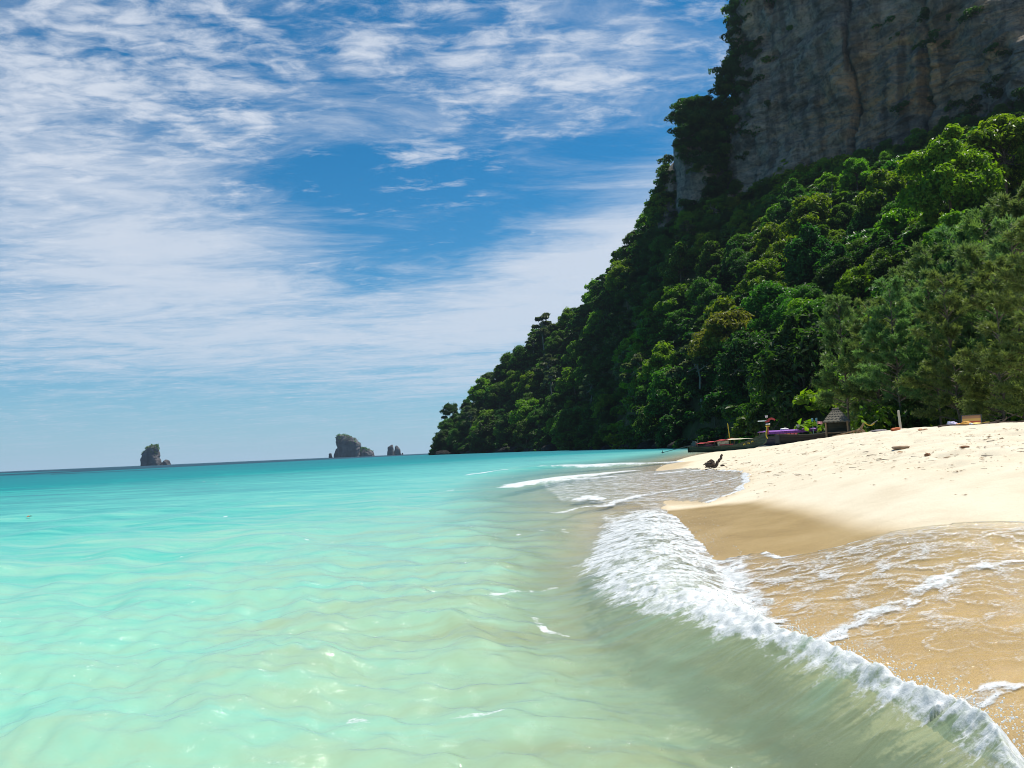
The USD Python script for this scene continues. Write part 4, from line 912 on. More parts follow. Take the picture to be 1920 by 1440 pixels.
YELLOW, GREEN, PINK, ORANGE, BLUE, SKYB = C("yellow_ribbon", (.62, .45, .04)), C("lime_ribbon", (.22, .42, .06)), C("pink_vest", (.62, .14, .20)), C("orange_cloth", (.62, .20, .05)), C("blue_tarp", (.03, .09, .32)), C("light_blue_pole", (.30, .55, .66))
STEEL, BLACK = C("engine_metal", (.10, .10, .10), rough=.4, metallic=.6), C("black_rubber", (.02, .02, .02))
GREENWOOD = simple("green_hull_wood", (.040, .062, .040), .7, .3, 1.6, .45, 1.8, .4, .01, stretch=(.35, 2, 2.4))
def box(c, s_, rz=0.0, bevel=True):
    c, s_ = np.asarray(c, float), np.asarray(s_, float) / 2
    b_ = min(s_) * .18
    pts = []
    for sx in (-1, 1):
        for sy in (-1, 1):
            for sz in (-1, 1):
                for ax in range(3):
                    p_ = s_ - b_; p_[ax] = s_[ax]; pts.append(p_ * [sx, sy, sz])
    h_ = trimesh.convex.convex_hull(np.array(pts)); v_ = np.array(h_.vertices)
    R = np.array([[math.cos(rz), -math.sin(rz), 0], [math.sin(rz), math.cos(rz), 0], [0, 0, 1]])
    return v_ @ R.T + c, np.array(h_.faces)
def loft(sections):
    """A hull from sections of points (stations x points x 3), open at the top."""
    S = np.asarray(sections); n_, k_ = S.shape[:2]
    return S.reshape(-1, 3), grid_faces(n_, k_)
def sheet(fn_, nu, nv, thick=.02):
    u_, v_ = np.meshgrid(np.linspace(0, 1, nu), np.linspace(0, 1, nv), indexing="ij")
    p_ = fn_(u_.ravel(), v_.ravel()); q_ = p_ - [0, 0, thick]
    f_ = grid_faces(nu, nv); n_ = len(p_)
    i = np.arange(nu) * nv; j = i + nv - 1; a_ = np.arange(nv); b_ = a_ + (nu - 1) * nv
    rim = []
    for e, fl in ((i, 0), (j, 1), (a_, 1), (b_, 0)):
        q = np.stack([e[:-1], e[1:], e[1:] + n_, e[:-1] + n_], 1); rim.append(q if fl else q[:, ::-1])
    return np.vstack([p_, q_]), np.vstack([f_, f_[:, ::-1] + n_] + rim)
def hull_parts(root, Ln, beam, hullm, inner, sheer_bow=1.0, prow=1.3, base=.62):
    xs = np.linspace(-.5, .5, 29)
    hb = beam / 2 * np.clip(1 - np.abs(xs * 2 + .12) ** 3.2, 0, 1) ** .7 + .06
    hb[xs > .3] *= np.interp(xs[xs > .3], [.3, .5], [1, .35])
    keel = .10 * (np.abs(xs) * 2) ** 3 + np.where(xs > .25, (xs - .25) ** 2 * 9 * sheer_bow, 0)
    gun = base + .16 * (np.abs(xs) * 2) ** 2 + np.where(xs > .1, (xs - .1) ** 2 * 5.5 * sheer_bow, 0)
    out, inn = [], []
    for x_, b_, k_, g_ in zip(xs * Ln, hb, keel, gun):
        pr = np.linspace(-1, 1, 15)
        y_ = b_ * np.sign(pr) * np.abs(pr) ** .62; z_ = k_ + (g_ - k_) * np.abs(pr) ** 1.9
        out.append(np.stack([np.full(15, x_), y_, z_], 1))
        inn.append(np.stack([np.full(15, x_), y_ * .93, np.maximum(z_ + .04, k_ + .16 * (g_ - k_))], 1)[::-1])
    part(root, "hull", loft(out), hullm, 40)
    part(root, "hull_lining", loft(inn), inner, 40)
    for s_ in (-1, 1):
        rail = np.stack([xs * Ln, s_ * (hb + .01), gun + .015], 1)
        part(root, "gunwale", tube(rail, np.full(29, .045), 6), inner, 40)
        strake = np.stack([xs * Ln, s_ * (hb * .86 + .035), keel + (gun - keel) * .66], 1)
        part(root, "strake", tube(strake, np.full(29, .028), 5), hullm, 40)
    part(root, "transom", box((-.5 * Ln, 0, (keel[0] + gun[0]) / 2), (.08, hb[0] * 2.2 + .1, gun[0] - keel[0])), hullm, 30)
    bx, bz_ = .5 * Ln, gun[-1]
    pp = np.array([[bx - .5, 0, keel[-1] - .25], [bx, 0, keel[-1] + .05], [bx + .22, 0, bz_], [bx + .36, 0, bz_ + prow * .45], [bx + .44, 0, bz_ + prow]])
    part(root, "prow_post", tube(pp, [.10, .12, .13, .11, .07], 6), hullm, 40)
    for t_ in (-.32, -.1, .08, .24):
        i = int(np.argmin(np.abs(xs - t_)))
        part(root, "thwart", box((xs[i] * Ln, 0, gun[i] - .12), (.22, hb[i] * 1.86, .05)), inner, 30)
    return xs * Ln, hb, gun, pp
def ribbon(pts, w_, sag=.0):
    pts = np.asarray(pts, float)
    tg = unit(np.gradient(pts, axis=0)); sd_ = unit(np.cross(tg, [0.3, 1, .2])) * w_ / 2
    n_ = len(pts); v_ = np.vstack([pts - sd_, pts + sd_, pts - sd_ + [0, .012, 0], pts + sd_ + [0, .012, 0]])
    i = np.arange(n_ - 1)
    return v_, np.vstack([np.stack([i, i + 1, i + n_ + 1, i + n_], 1), np.stack([i + 2 * n_, i + 3 * n_, i + 3 * n_ + 1, i + 2 * n_ + 1], 1), np.stack([i, i + 2 * n_, i + 2 * n_ + 1, i + 1], 1), np.stack([i + n_, i + n_ + 1, i + 3 * n_ + 1, i + 3 * n_], 1)])
def frame(px, py, dist):
    """Ground position and the turn that lines local x up with the picture's right."""
    p_ = far(px, py, dist)
    return p_, -math.atan2(p_[0], p_[1])
def curve(ctrl, n=12):
    ctrl = np.asarray(ctrl, float); t_ = np.linspace(0, len(ctrl) - 1, n)
    from scipy.interpolate import CubicSpline
    return CubicSpline(range(len(ctrl)), ctrl)(t_)

# longtail boat with the red tarp, stern afloat, bow on the sand
st_, bo_ = far(1296, 846, 94), far(1437, 836, 88)
ctr = (st_ + bo_) / 2; yaw = math.atan2(bo_[1] - st_[1], bo_[0] - st_[0]); LB = float(np.hypot(*(bo_ - st_)[:2]))
tl = trimesh.transformations.rotation_matrix(-math.radians(2.2), [0, 1, 0])[:3, :3].T
b1 = thing("longtail_boat", "weathered dark green wooden longtail boat with red tarp, stern in the water", "boat", (ctr[0], ctr[1], .02), yaw, "longtail boats drawn up on the sand", 1.0, tl)
xs, hb, gun, pp = hull_parts(b1, LB, 1.75, GREENWOOD, WOOD_DARK, 1.15, 1.25, .62)
part(b1, "canopy", sheet(lambda u_, v_: np.stack([(-.36 + .43 * u_) * LB, (v_ - .5) * 1.7, 1.02 + .30 * u_ + .10 * np.sin(v_ * math.pi) + .035 * np.sin(u_ * 19 + v_ * 3)], 1), 26, 8), RED, 50)
for x_, y_ in ((-.34, -.72), (-.34, .72), (-.1, -.76), (-.1, .76), (.05, -.74), (.05, .74)):
    part(b1, "canopy_post", tube([(x_ * LB, y_, .5), (x_ * LB, y_, 1.06 + .30 * (x_ + .36) / .43)], [.03, .03], 6), WOOD)
part(b1, "side_cloth", sheet(lambda u_, v_: np.stack([(-.06 + .15 * u_) * LB, -.80 - .02 * np.sin(u_ * 14), .66 + .48 * v_ + .02 * u_], 1), 10, 4), CREAM, 50)
part(b1, "foredeck_cover", sheet(lambda u_, v_: np.stack([(.07 + .28 * u_) * LB, (v_ - .5) * (1.6 - .9 * u_), 1.26 - .02 * u_ + .12 * np.sin(v_ * math.pi) * (1 - u_)], 1), 12, 8), CREAM, 50)
part(b1, "red_rail", box((.06 * LB, -.86, .76), (.18 * LB, .05, .09)), RED)
part(b1, "mast", tube([(.045 * LB, .1, .5), (.035 * LB, .1, 3.15)], [.05, .04], 8), YELLOW, 50)
part(b1, "bundle", (boulder(601, (.75, .4, .24))[0] + [-.20 * LB, -.3, .78], boulder(601)[1]), C("maroon_bundle", (.16, .05, .07)), 50)
part(b1, "tyre_fender", (lambda t: (np.array(t.vertices) @ np.array([[1, 0, 0], [0, 0, 1], [0, -1, 0]]) + [-.10 * LB, -.86, .72], np.array(t.faces)))(trimesh.creation.torus(.19, .07, 20, 8)), BLACK, 60)
e_ = part(b1, "engine", join([box((-.44 * LB, 0, 1.0), (.65, .4, .4)), box((-.44 * LB, .0, 1.28), (.4, .28, .2)), tube([(-.40 * LB, .1, 1.2), (-.40 * LB, .1, 1.6)], [.05, .05], 6), tube([(-.44 * LB, 0, .62), (-.44 * LB, 0, .85)], [.10, .10], 8)]), STEEL, 40)
part(e_, "propeller_shaft", tube([(-.42 * LB, 0, .95), (-.55 * LB, 0, .86), (-.90 * LB, -.3, .30)], [.05, .045, .035], 6), STEEL, 50)
part(e_, "propeller", join([box((-.905 * LB, -.3, .3 + .13), (.03, .10, .24)), box((-.905 * LB, -.3, .3 - .13), (.03, .10, .24)), tube([(-.92 * LB, -.3, .29), (-.885 * LB, -.3, .31)], [.05, .05], 8)]), STEEL)
px_, pz_ = pp[-1][0], pp[-1][2]
for k, (m_, c_) in enumerate([((px_, -.1, pz_ - .12), RED), ((px_ + .04, -.12, pz_ - .42), WHITE), ((px_ - .02, -.1, pz_ - .62), YELLOW)]):
    part(b1, "garland", (lambda t: (np.array(t.vertices) + [m_[0], 0, m_[2]], np.array(t.faces)))(trimesh.creation.torus(.17, .075, 18, 8)), c_, 60)
part(b1, "ribbon", ribbon(curve([(px_ + .1, -.1, pz_ - .1), (px_ + .45, -.15, pz_ + .12), (px_ + .8, -.15, pz_ + .10), (px_ + 1.05, -.15, pz_ - .08)]), .22), RED, label="red ribbon blowing off the prow")
part(b1, "ribbon", ribbon(curve([(px_ - .1, -.12, pz_ - .5), (px_ - .05, -.2, pz_ - 1.0), (px_ - .18, -.2, pz_ - 1.5), (px_ - .02, -.2, pz_ - 1.95)]), .14), YELLOW, label="yellow ribbon hanging down the prow")
part(b1, "ribbon", ribbon(curve([(px_, -.14, pz_ - .45), (px_ + .14, -.2, pz_ - .95), (px_ + .05, -.2, pz_ - 1.5)]), .14), RED)
part(b1, "pennant", box((px_ - .62, 0, pz_ - .02), (1.05, .05, .13)), WHITE, label="long white board on the prow")
part(b1, "flag", box((px_ - .03, 0, pz_ + .42), (.34, .02, .24)), C("pale_pink", (.75, .60, .62)))
part(b1, "flag_staff", tube([(px_, 0, pz_ - .1), (px_ - .03, 0, pz_ + .56)], [.018, .014], 5), WOOD)
gq = rng(602)
for k in range(7):                                               # a faded line of yellow painting on the bow planks
    x_ = (.27 + .017 * k) * LB; i = int(np.argmin(np.abs(xs - x_)))
    part(b1, "painted_mark", box((x_, -hb[i] * .93 - .035, gun[i] - .24 + gq.uniform(-.03, .03)), (.10, .012, .14)), YELLOW)

# purple-covered boat behind it
ctr = far(1487, 835, 98); ctr[2] = gz(ctr)
b2 = thing("longtail_boat", "navy longtail boat under a long purple canopy, behind the sand crest", "boat", ctr + [0, 0, -.05], -math.atan2(ctr[0], ctr[1]) + .55, "longtail boats drawn up on the sand")
xs2, hb2, gun2, pp2 = hull_parts(b2, 8.6, 1.7, NAVY, WOOD_DARK, .55, .5, .95)
part(b2, "canopy", sheet(lambda u_, v_: np.stack([-4.0 + 7.6 * u_, (v_ - .5) * 1.8, 1.62 + .20 * u_ + .14 * np.sin(v_ * math.pi) - .06 * np.sin(u_ * math.pi)], 1), 24, 8, .05), PURPLE, 50)
part(b2, "canopy_valance", sheet(lambda u_, v_: np.stack([-4.0 + 7.6 * u_, -.92 + .02 * np.sin(u_ * 40), 1.36 + .27 * v_ + .20 * u_ - .06 * np.sin(u_ * math.pi)], 1), 40, 3, .02), PURPLE, 50)
for x_ in (-3.8, -1.9, 0, 1.9, 3.4):
    for y_ in (-.78, .78):
        part(b2, "canopy_post", tube([(x_, y_, .8), (x_, y_, 1.66 + .026 * (x_ + 4))], [.035, .035], 6), WOOD)
g = rng(603)
for k in range(6):
    part(b2, "life_vest", (boulder(610 + k, (.20, .10, .20), 2)[0] + [-2.4 + .48 * k, -.80, 1.26 + .02 * k], boulder(610 + k, sub=2)[1]), PINK if k % 3 else ORANGE, 50)
part(b2, "bundle", (boulder(620, (.55, .35, .16), 2)[0] + [-1.0, 0, 1.86], boulder(620, sub=2)[1]), WHITE, 50, label="white bundle on the canopy")
part(b2, "crate", join([box((.75, -.2, 2.02), (.42, .4, .22)), box((.72, -.2, 2.24), (.36, .34, .2))]), CREAM, label="cream boxes stacked on the canopy")
for k in range(2):
    part(b2, "pole", tube([(2.2 + .55 * k, -.95, .9), (2.16 + .55 * k, -.95, 2.75)], [.045, .045], 6), SKYB)
    part(b2, "pole_tip", box((2.16 + .55 * k, -.95, 2.85), (.20, .10, .36)), SKYB)
# the dark bow of a third boat with its garlands
ctr = far(1556, 822, 84); ctr[2] = gz(ctr)
b3 = thing("longtail_boat", "black-hulled boat in the shade with red float and yellow garland on its bow", "boat", ctr + [-1.6, 2.0, -.1], -math.atan2(ctr[0], ctr[1]) + .5, "longtail boats drawn up on the sand")
hull_parts(b3, 6.2, 1.5, BLACK, WOOD_DARK, .5, .55, .85)
part(b3, "float", (boulder(621, (.24, .24, .30), 2, .1)[0] + [3.0, -.3, 1.35], boulder(621, sub=2)[1]), C("dark_red", (.25, .02, .03)), 60)
part(b3, "garland", tube(curve([(2.5, -.3, 1.5), (2.9, -.3, 2.25), (3.25, -.3, 2.0), (3.6, -.3, 1.75), (4.0, -.3, 1.72)]), np.full(12, .06), 6), YELLOW, 60)
p_, a_ = frame(1534, 815, 92)
t_ = thing("flag", "small pink and white flag on a thin staff between the moored boats", "flag", (p_[0], p_[1], gz(p_)), a_)
part(t_, "staff", tube([(0, 0, 0), (0, 0, 2.35)], [.03, .02], 6), WOOD); part(t_, "cloth", sheet(lambda u_, v_: np.stack([.52 * u_, .03 * np.sin(u_ * 7), 2.02 + .30 * v_ - .08 * u_], 1), 8, 3, .01), C("pale_pink_flag", (.75, .45, .48)))
p_, a_ = frame(1572, 815, 66)
v_, f_ = boulder(622, (.42, .3, .22), 3)
t_ = top("tarpaulin_bundle", (v_ + [p_[0], p_[1], gz(p_) + .12], f_), BLUE, 50, "blue tarpaulin bundle beside the black boat's bow", "bundle")
p_, a_ = frame(1584, 812, 64)
t_ = thing("flower_wreath", "purple and pink wreath ring propped up in front of the hut", "wreath", (p_[0], p_[1], gz(p_) + .16), a_)
tor = trimesh.creation.torus(.23, .055, 28, 8); tv = np.array(tor.vertices) @ np.array([[1, 0, 0], [0, 0, 1], [0, -1, 0]]) + [0, 0, .14]
part(t_, "ring", (tv * (1 + .0), np.array(tor.faces)), C("purple_flowers", (.32, .10, .34)), 60)
part(t_, "blossoms", leaves(tv[rng(5).integers(0, len(tv), 130)], unit(rng(6).normal(size=(130, 3))), .07, rng(7)), PINK)
# a prow stump of weathered wood tied with ribbons
p_, a_ = frame(1613, 812, 52)
t_ = thing("driftwood_stump", "reddish splay-legged driftwood stump tied with green and yellow ribbons", "driftwood", (p_[0], p_[1], gz(p_) - .05), a_)
part(t_, "trunk", tube(curve([(-.10, 0, -.1), (-.02, 0, .3), (.10, 0, .55), (.28, 0, .86)]), np.linspace(.10, .05, 12), 7), WOOD, 50)
for k, (x_, y_) in enumerate([(-.55, .1), (-.28, -.15), (.22, -.1), (.40, .1)]):
    part(t_, "root", tube(curve([(.0, 0, .42), (x_ * .55, y_, .30), (x_, y_, -.06)]), np.linspace(.06, .03, 12), 6), WOOD, 50)
part(t_, "stick", tube([(-1.6, .1, .05), (-.3, .05, .34)], [.04, .05], 6), WOOD, 50)
part(t_, "ribbon", ribbon(curve([(.26, -.1, .90), (.40, -.1, .70), (.62, -.1, .62), (.82, -.1, .74)]), .05), YELLOW, label="yellow ribbon trailing right"); part(t_, "ribbon", ribbon(curve([(.12, -.1, .96), (.24, -.1, .88), (.36, -.1, .76)]), .12), GREEN, label="lime green ribbon at the top")
part(t_, "spike", tube([(.62, -.05, .66), (1.02, -.05, .92)], [.03, .015], 6), WOOD_PALE)
# thatched hut
p_, a_ = frame(1569, 800, 56)
z0 = gz(p_)
t_ = thing("thatched_hut", "small open hut with grey thatched roof under the casuarinas", "hut", (p_[0], p_[1], z0), a_)
THATCH = simple("thatch", (.15, .14, .115), .95, .1, 9, .55, 1.25, 1.0, .05, stretch=(3, 3, .4))
eave = 2.12 - z0; apex = 2.95 - z0
for sd_ in (-1, 1):
    for k in range(5):                                             # courses of thatch, each lapping the one below
        u0, u1 = k / 5, (k + 1.25) / 5
        def crs(u_, v_, u0=u0, u1=u1, sd_=sd_, k=k):
            w_ = u0 + (min(u1, 1.0) - u0) * v_
            half = .82 - .62 * w_
            return np.stack([(u_ * 2 - 1) * half, sd_ * (1.15 * (1 - w_) + .03), eave + (apex - eave) * w_ + .05 * (1 - v_) + .02 * np.sin(u_ * 37 + k)], 1)
        part(t_, "thatch_course", sheet(crs, 26, 3, .07), THATCH)
for sx in (-1, 1):
    for k in range(4):
        def crs(u_, v_, k=k, sx=sx):
            w_ = (k + v_ * 1.2) / 4; w_ = np.minimum(w_, 1)
            return np.stack([sx * (.84 - .62 * w_), (u_ * 2 - 1) * 1.15 * (1 - w_), eave + (apex - eave) * w_ + .05 * (1 - v_)], 1)
        part(t_, "thatch_course", sheet(crs, 14, 3, .07), THATCH)
part(t_, "ridge_cap", tube([(-.22, 0, apex + .02), (.22, 0, apex + .02)], [.10, .10], 8), THATCH, 50)
for sx in (-1, 1):
    for sy in (-1, 1):
        part(t_, "post", tube([(sx * .66, sy * .8, -.2), (sx * .66, sy * .8, eave + .05)], [.06, .055], 7), WOOD, 50)
part(t_, "back_wall", box((0, .92, eave * .5), (1.3, .05, eave)), WOOD_DARK); part(t_, "platform", box((0, .1, .35), (1.3, 1.6, .08)), WOOD)
# pale post
p_, a_ = frame(1688, 801, 37)
t_ = thing("wooden_post", "pale bleached wooden post standing alone on the sand crest", "post", (p_[0], p_[1], gz(p_) - .2), a_)
hpost = far(1687, 770, 37)[2] - gz(p_) + .2
part(t_, "post", join([tube([(.02, 0, 0), (.0, 0, hpost * .5), (-.02, 0, hpost)], [.055, .05, .047], 7)]), WOOD_PALE, 40)
part(t_, "post_top", tube([(-.02, 0, hpost - .001), (-.022, 0, hpost + .03)], [.046, .02], 7), WOOD_PALE, 40)
# striped beach chair with a heap of towels
STRIPE = mat("striped_canvas", {"g": ("texture_coordinate", {}), "s": ("separate_xyz", {}), "m": ("math", {"math_type": "multiply", "value2": 2.1}), "f": ("math", {"math_type": "fraction"}),
    "r": ("rgb_ramp", {"interpolate": False, "ramp": [(0, (.55, .30, .12)), (.18, (.62, .22, .05)), (.34, (.66, .45, .08)), (.5, (.48, .10, .05)), (.62, (.62, .36, .10)), (.8, (.40, .20, .10))]}), "p": ("principled_bsdf", {"roughness": .85, "specular_ior_level": .2})},
    [("g.object", "s.vector"), ("s.z", "m.value1"), ("m.value", "f.value1"), ("f.value", "r.fac"), ("r.color", "p.base_color")])
p_, a_ = frame(1819, 795, 29.5)
t_ = thing("beach_chair", "low folding beach chair with orange, yellow and brown striped canvas back", "chair", (p_[0], p_[1], gz(p_)), a_ - .10)
part(t_, "backrest", sheet(lambda u_, v_: np.stack([(u_ - .5) * .54, .30 - .24 * v_ * -1 - .03 * np.sin(u_ * math.pi), .02 + .46 * v_], 1), 8, 10, .015), STRIPE, 50)
part(t_, "seat", sheet(lambda u_, v_: np.stack([(u_ - .5) * .54, -.22 + .5 * v_, .07 - .03 * np.sin(v_ * math.pi)], 1), 6, 8, .012), STRIPE, 50)
for s_ in (-1, 1):
    part(t_, "back_frame", tube([(s_ * .28, .28, -.02), (s_ * .285, .55, .49)], [.014, .014], 6), STEEL)
    part(t_, "leg", tube([(s_ * .28, -.25, -.05), (s_ * .28, -.22, .08), (s_ * .28, .36, .06)], [.014, .014, .014], 6), STEEL)
part(t_, "top_rail", tube([(-.285, .552, .495), (.285, .552, .495)], [.014, .014], 6), STEEL)
def heap(px, py, dist, size, mt, lab, cat, name, seed, lift=.4):
    p_, a_ = frame(px, py, dist)
    v_, f_ = boulder(seed, size, 3, .8)
    v_ = v_ @ np.array([[math.cos(a_), math.sin(a_), 0], [-math.sin(a_), math.cos(a_), 0], [0, 0, 1]])
    return top(name, (v_ + [p_[0], p_[1], gz(p_) + size[2] * lift], f_), mt, 60, lab, cat)
heap(1811, 796, 28.4, (.17, .12, .11), C("amber_towel", (.62, .30, .04)), "crumpled amber towel heaped in front of the striped chair", "towel", "towel", 631)
heap(1800, 796, 28.5, (.16, .12, .07), C("amber_cloth", (.60, .28, .06)), "small orange cloth between the pale bag and the towel heap", "cloth", "cloth", 632)
heap(1788, 797, 28.6, (.17, .13, .14), C("lilac_bag", (.55, .50, .66)), "pale lilac bag slumped on the sand left of the chair", "bag", "bag", 633)
heap(1780, 797, 28.8, (.07, .07, .12), C("grey_pouch", (.36, .38, .46)), "small grey pouch at the left end of the bathers' belongings", "pouch", "pouch", 634)
heap(1821, 795, 28.3, (.07, .06, .08), WHITE, "white cloth corner on the amber towel by the chair", "cloth", "cloth", 636)
p_, a_ = frame(1830, 796, 28.8)
t_ = top("beach_towel", (lambda vf: (vf[0] @ np.array([[math.cos(a_), math.sin(a_), 0], [-math.sin(a_), math.cos(a_), 0], [0, 0, 1]]) + [p_[0], p_[1], gz(p_) + .05], vf[1]))(sheet(lambda u_, v_: np.stack([(u_ - .5) * .8, (v_ - .5) * .5, .03 * np.sin(u_ * 9) * np.cos(v_ * 5)], 1), 14, 8, .015)), C("yellow_towel", (.66, .48, .12)), 60, "yellow towel spread on the sand right of the chair", "towel")
# driftwood by the swash
p_, a_ = frame(1342, 882, 30.5)
t_ = thing("driftwood_branch", "dark forked driftwood branch standing up at the edge of the far swash", "driftwood", (p_[0], p_[1], gz(p_)), a_)
gq = rng(640)
part(t_, "limb", tube(curve([(-.04, 0, -.05), (.04, 0, .12), (.14, 0, .27), (.27, 0, .48)], 14) + gq.normal(size=(14, 3)) * .008, np.interp(np.linspace(0, 1, 14), [0, .4, 1], [.075, .06, .042]), 8), DRIFT, 40)
for k, (x_, y_, z_) in enumerate([(-.34, .1, .10), (-.30, -.1, .22), (-.22, .15, .26), (-.38, 0, .02), (-.16, -.12, .12), (-.45, .05, .12)]):
    part(t_, "root", tube(curve([(-.02, 0, .06), (x_ * .5, y_ * .8, z_ * .9 + .04), (x_, y_, z_)], 8) + gq.normal(size=(8, 3)) * .012, np.linspace(.05, .018, 8), 6), DRIFT, 40)
part(t_, "root_mass", (boulder(641, (.17, .12, .10), 3, 1.2)[0] + [-.22, 0, .12], boulder(641)[1]), DRIFT, 40)
heap(1355, 878, 30.8, (.09, .06, .05), DRIFT, "small knotty piece of driftwood right of the forked branch", "driftwood", "driftwood_piece", 642)
p_, a_ = frame(1331, 888, 29.6)
t_ = thing("driftwood_stick", "thin bent stick on the sand at the forked branch's lower left", "stick", (p_[0], p_[1], gz(p_) + .02), a_)
part(t_, "stick", tube(curve([(-.16, 0, -.01), (0, .03, .02), (.22, .02, .10)], 8), np.linspace(.022, .012, 8), 6), DRIFT, 50)
# flotsam on the upper beach
BRICK, SHELLB = C("brick_red", (.46, .13, .05), rough=.9), C("brown_husk", (.24, .12, .06), rough=.9)
def scrap(px, py, dist, s_, mt, lab, cat, name, rz=0.0, seed=0):
    p_, a_ = frame(px, py, dist)
    m_ = trimesh.Trimesh(*box((0, 0, 0), s_, 0), process=False).subdivide().subdivide()
    v_ = np.array(m_.vertices); v_ = v_ + (meshkit.noise(v_ * 14 + seed, seed)[:, None] - .5) * min(s_) * .5
    c_, n_ = math.cos(a_ + rz), math.sin(a_ + rz)
    v_ = v_ @ np.array([[c_, n_, 0], [-n_, c_, 0], [0, 0, 1]])
    top(name, (v_ + [p_[0], p_[1], gz(p_) + s_[2] * .35], np.array(m_.faces)), mt, 30, lab, cat)
scrap(1680, 813, 31, (.28, .16, .14), BRICK, "orange-red brick lump on the sand below the wooden post", "brick", "brick_lump", .5, 3)
scrap(1731, 821, 25.5, (.22, .13, .12), C("rust_brown", (.34, .15, .06)), "rusty brown block lying on the sand right of the orange lump", "block", "wood_block", -.2, 4)
heap(1741, 877, 14.2, (.045, .04, .032), SHELLB, "reddish brown husk alone on the smooth sand", "husk", "coconut_husk", 651)
heap(1690, 853, 17.5, (.16, .10, .045), simple("clod", (.28, .19, .12), .95), "flat brown clod with twigs in the middle of the littered sand", "clod", "sand_clod", 652)
heap(1649, 814, 33, (.32, .2, .05), simple("grey_weed", (.24, .21, .22), .95), "greyish heap of dried weed left of the orange lump", "seaweed", "dried_seaweed", 653)
heap(1812, 876, 14.2, (.07, .05, .02), SHELLB, "scatter of reddish bark chips low on the littered sand", "bark", "bark_chip", 654)
def stick(px, py, dist, pts, r_, lab, name="stick", branches=()):
    p_, a_ = frame(px, py, dist)
    t_ = thing(name, lab, "branch" if branches else "stick", (p_[0], p_[1], gz(p_) + .02), a_)
    part(t_, "stem", tube(curve(pts, 10), np.linspace(r_, r_ * .5, 10), 6), DRIFT, 50)
    for b_ in branches: part(t_, "twig", tube(curve(b_, 7), np.linspace(r_ * .5, r_ * .2, 7), 5), DRIFT, 50)
stick(1795, 818, 25, [(-.45, 0, .0), (-.1, .1, .03), (.3, .05, .01), (.6, .1, .03)], .028, "long straight brown stick lying on the sand below the chair")
stick(1880, 809, 24, [(-.5, 0, 0), (-.1, .1, .06), (.3, .05, .05), (.75, .15, .0)], .03, "branchy dead bough on the sand near the right edge, below the chair", "dead_bough", [[(-.3, 0, .03), (-.1, .2, .10), (.05, .3, .14)], [(0, .08, .06), (.1, -.1, .14), (.12, -.2, .2)], [(.2, .06, .05), (.5, -.1, .05), (.8, -.25, .02)], [(-.1, .1, .05), (-.3, -.15, .04), (-.6, -.3, .02)], [(.35, .06, .05), (.6, .3, .06), (.9, .4, .05)]])
stick(1838, 806, 25, [(-.25, 0, .0), (0, .1, .02), (.3, .0, .06)], .014, "thin pale twig left of the dead bough")
p_, a_ = frame(1851, 797, 26)
t_ = thing("arched_twig", "thin twig arching out of the sand right of the chair", "twig", (p_[0], p_[1], gz(p_) - .02), a_)
part(t_, "stem", tube(curve([(-.14, 0, -.02), (-.05, 0, .08), (.08, 0, .07), (.16, 0, .0)], 10), np.full(10, .006), 5), DRIFT, 50)
p_ = at(55, 972, 0.0)
v_, f_ = leaves(np.zeros((1, 3)), np.array([[0, 0, 1.0]]), .09, rng(9))
top("floating_leaf", (v_ + [p_[0], p_[1], .05], f_), C("dead_leaf", (.40, .10, .03)), False, "single orange dead leaf floating on the turquoise water", "leaf")
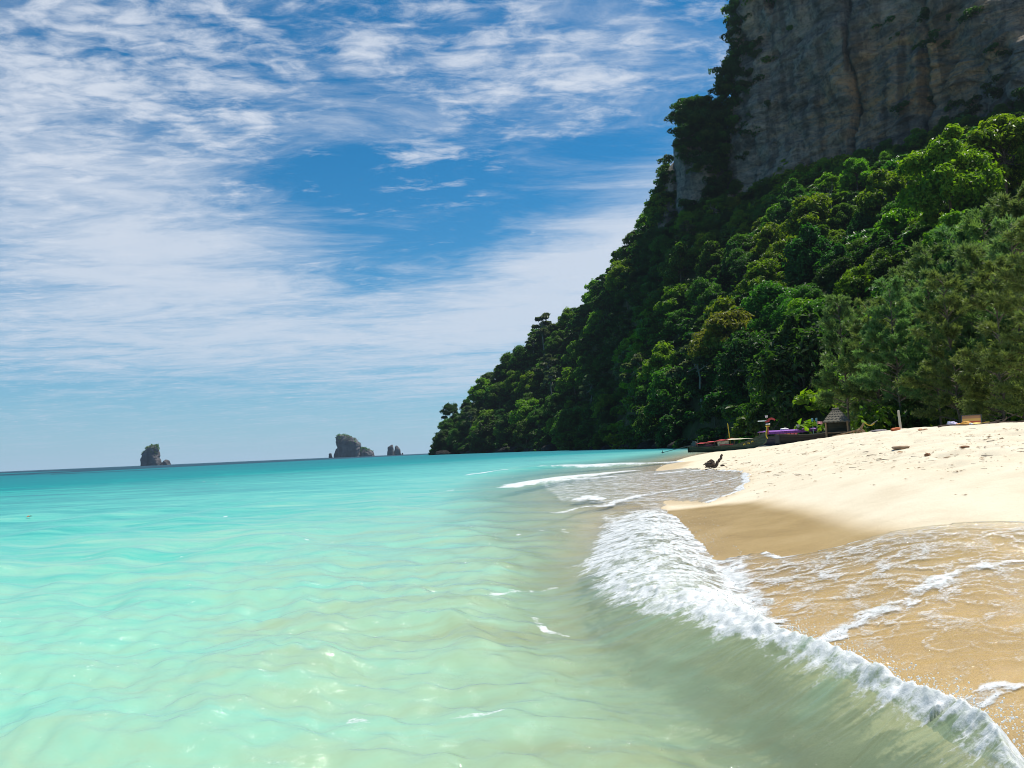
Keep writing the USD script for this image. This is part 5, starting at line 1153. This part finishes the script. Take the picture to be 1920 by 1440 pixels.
# litter on the sand: leaf scraps, bark and shell bits
g = rng(82)
pos = []
while len(pos) < 850:
    px = g.uniform(1330, 2100); py = g.uniform(802, 935)
    lim = np.interp(px, [1330, 1420, 1500, 1600, 1920], [868, 842, 829, 811, 793])
    if py < lim + 2: continue
    dn = np.interp(py - lim, [0, 8, 60, 95, 150], [.5, 1, .75, .04, .005]) * (.25 + 1.2 * meshkit.noise(np.array([px * .012, py * .05, 0]), 4))
    if g.random() > dn: continue
    d = ray(px, py); t_ = np.linspace(8, 95, 700); q_ = np.array([0, 0, EYE]) + d / math.hypot(d[0], d[1]) * t_[:, None]
    k = np.nonzero(ground_base(q_[:, :2]) > q_[:, 2])[0]
    if len(k): pos.append((*q_[k[0], :2], 0))
pos = np.array(pos); pos[:, 2] = ground(pos[:, :2]) + .008
sc_ = np.exp(g.normal(-.25, .5, len(pos))) * (.16 + np.hypot(*pos[:, :2].T) / 60)
def chip(seed, n_):
    g2 = rng(seed); v_, f_ = leaves(g2.normal(size=(n_, 3)) * [.07, .05, .005], unit(g2.normal(size=(n_, 3)) * .35 + [0, 0, 1]), .075, g2, 1.8)
    v_[:, 2] = np.abs(v_[:, 2]); return v_, f_
instancer("leaf_litter", [("scrap", chip(1, 2), SHELLB), ("scrap_001", chip(2, 3), simple("dry_leaf", (.30, .19, .10), .9)), ("scrap_002", tube([(-.12, 0, .01), (.02, .02, .02), (.14, -.01, .01)], [.010, .009, .005], 5), DRIFT)], pos, g.uniform(0, 6.28, len(pos)), np.stack([sc_] * 3, 1), g.choice(3, len(pos), p=[.4, .42, .18]), "brown leaf scraps and twigs littering the upper beach", "litter")
# ---- END THINGS

# spray thrown up by the breaking wave
g = rng(83)
pos = []
for k in range(2200):
    t_ = g.uniform(1.2, 14.0); i = int(t_); c_ = crestl[i] + (crestl[i + 1] - crestl[i]) * (t_ - i)
    h_ = np.interp(t_, range(len(ch)), ch); spread = .10 if t_ < 9 else .32
    d_ = crestl[i + 1] - crestl[i]; n_ = np.array([d_[1], -d_[0]]) / np.hypot(*d_); n_ = n_ if n_ @ np.array([1, .4]) > 0 else -n_
    off = np.clip(g.normal(), -.6, 1.7) * spread + np.interp(t_, [0, 9, 12], [.12, .15, .3])
    pos.append((*(c_ + n_ * off), h_ * (.75 if off < .2 else .45) + abs(g.normal()) * .035))
pos = np.array(pos); sc_ = np.clip(np.exp(g.normal(-6.45, .35, len(pos))), .0007, .003) * (1 + np.hypot(*pos[:, :2].T) / 12)
ico = trimesh.creation.icosphere(1, 1.0)
instancer("sea_spray", [("droplet", (np.array(ico.vertices) * [1.3, .9, 1], np.array(ico.faces)), simple("spray_white", (.74, .77, .78), .3, .5))], pos, g.uniform(0, 6.28, len(pos)), np.stack([sc_] * 3, 1), np.zeros(len(pos), int), "white droplets of spray along the breaking wave's crest", "spray")
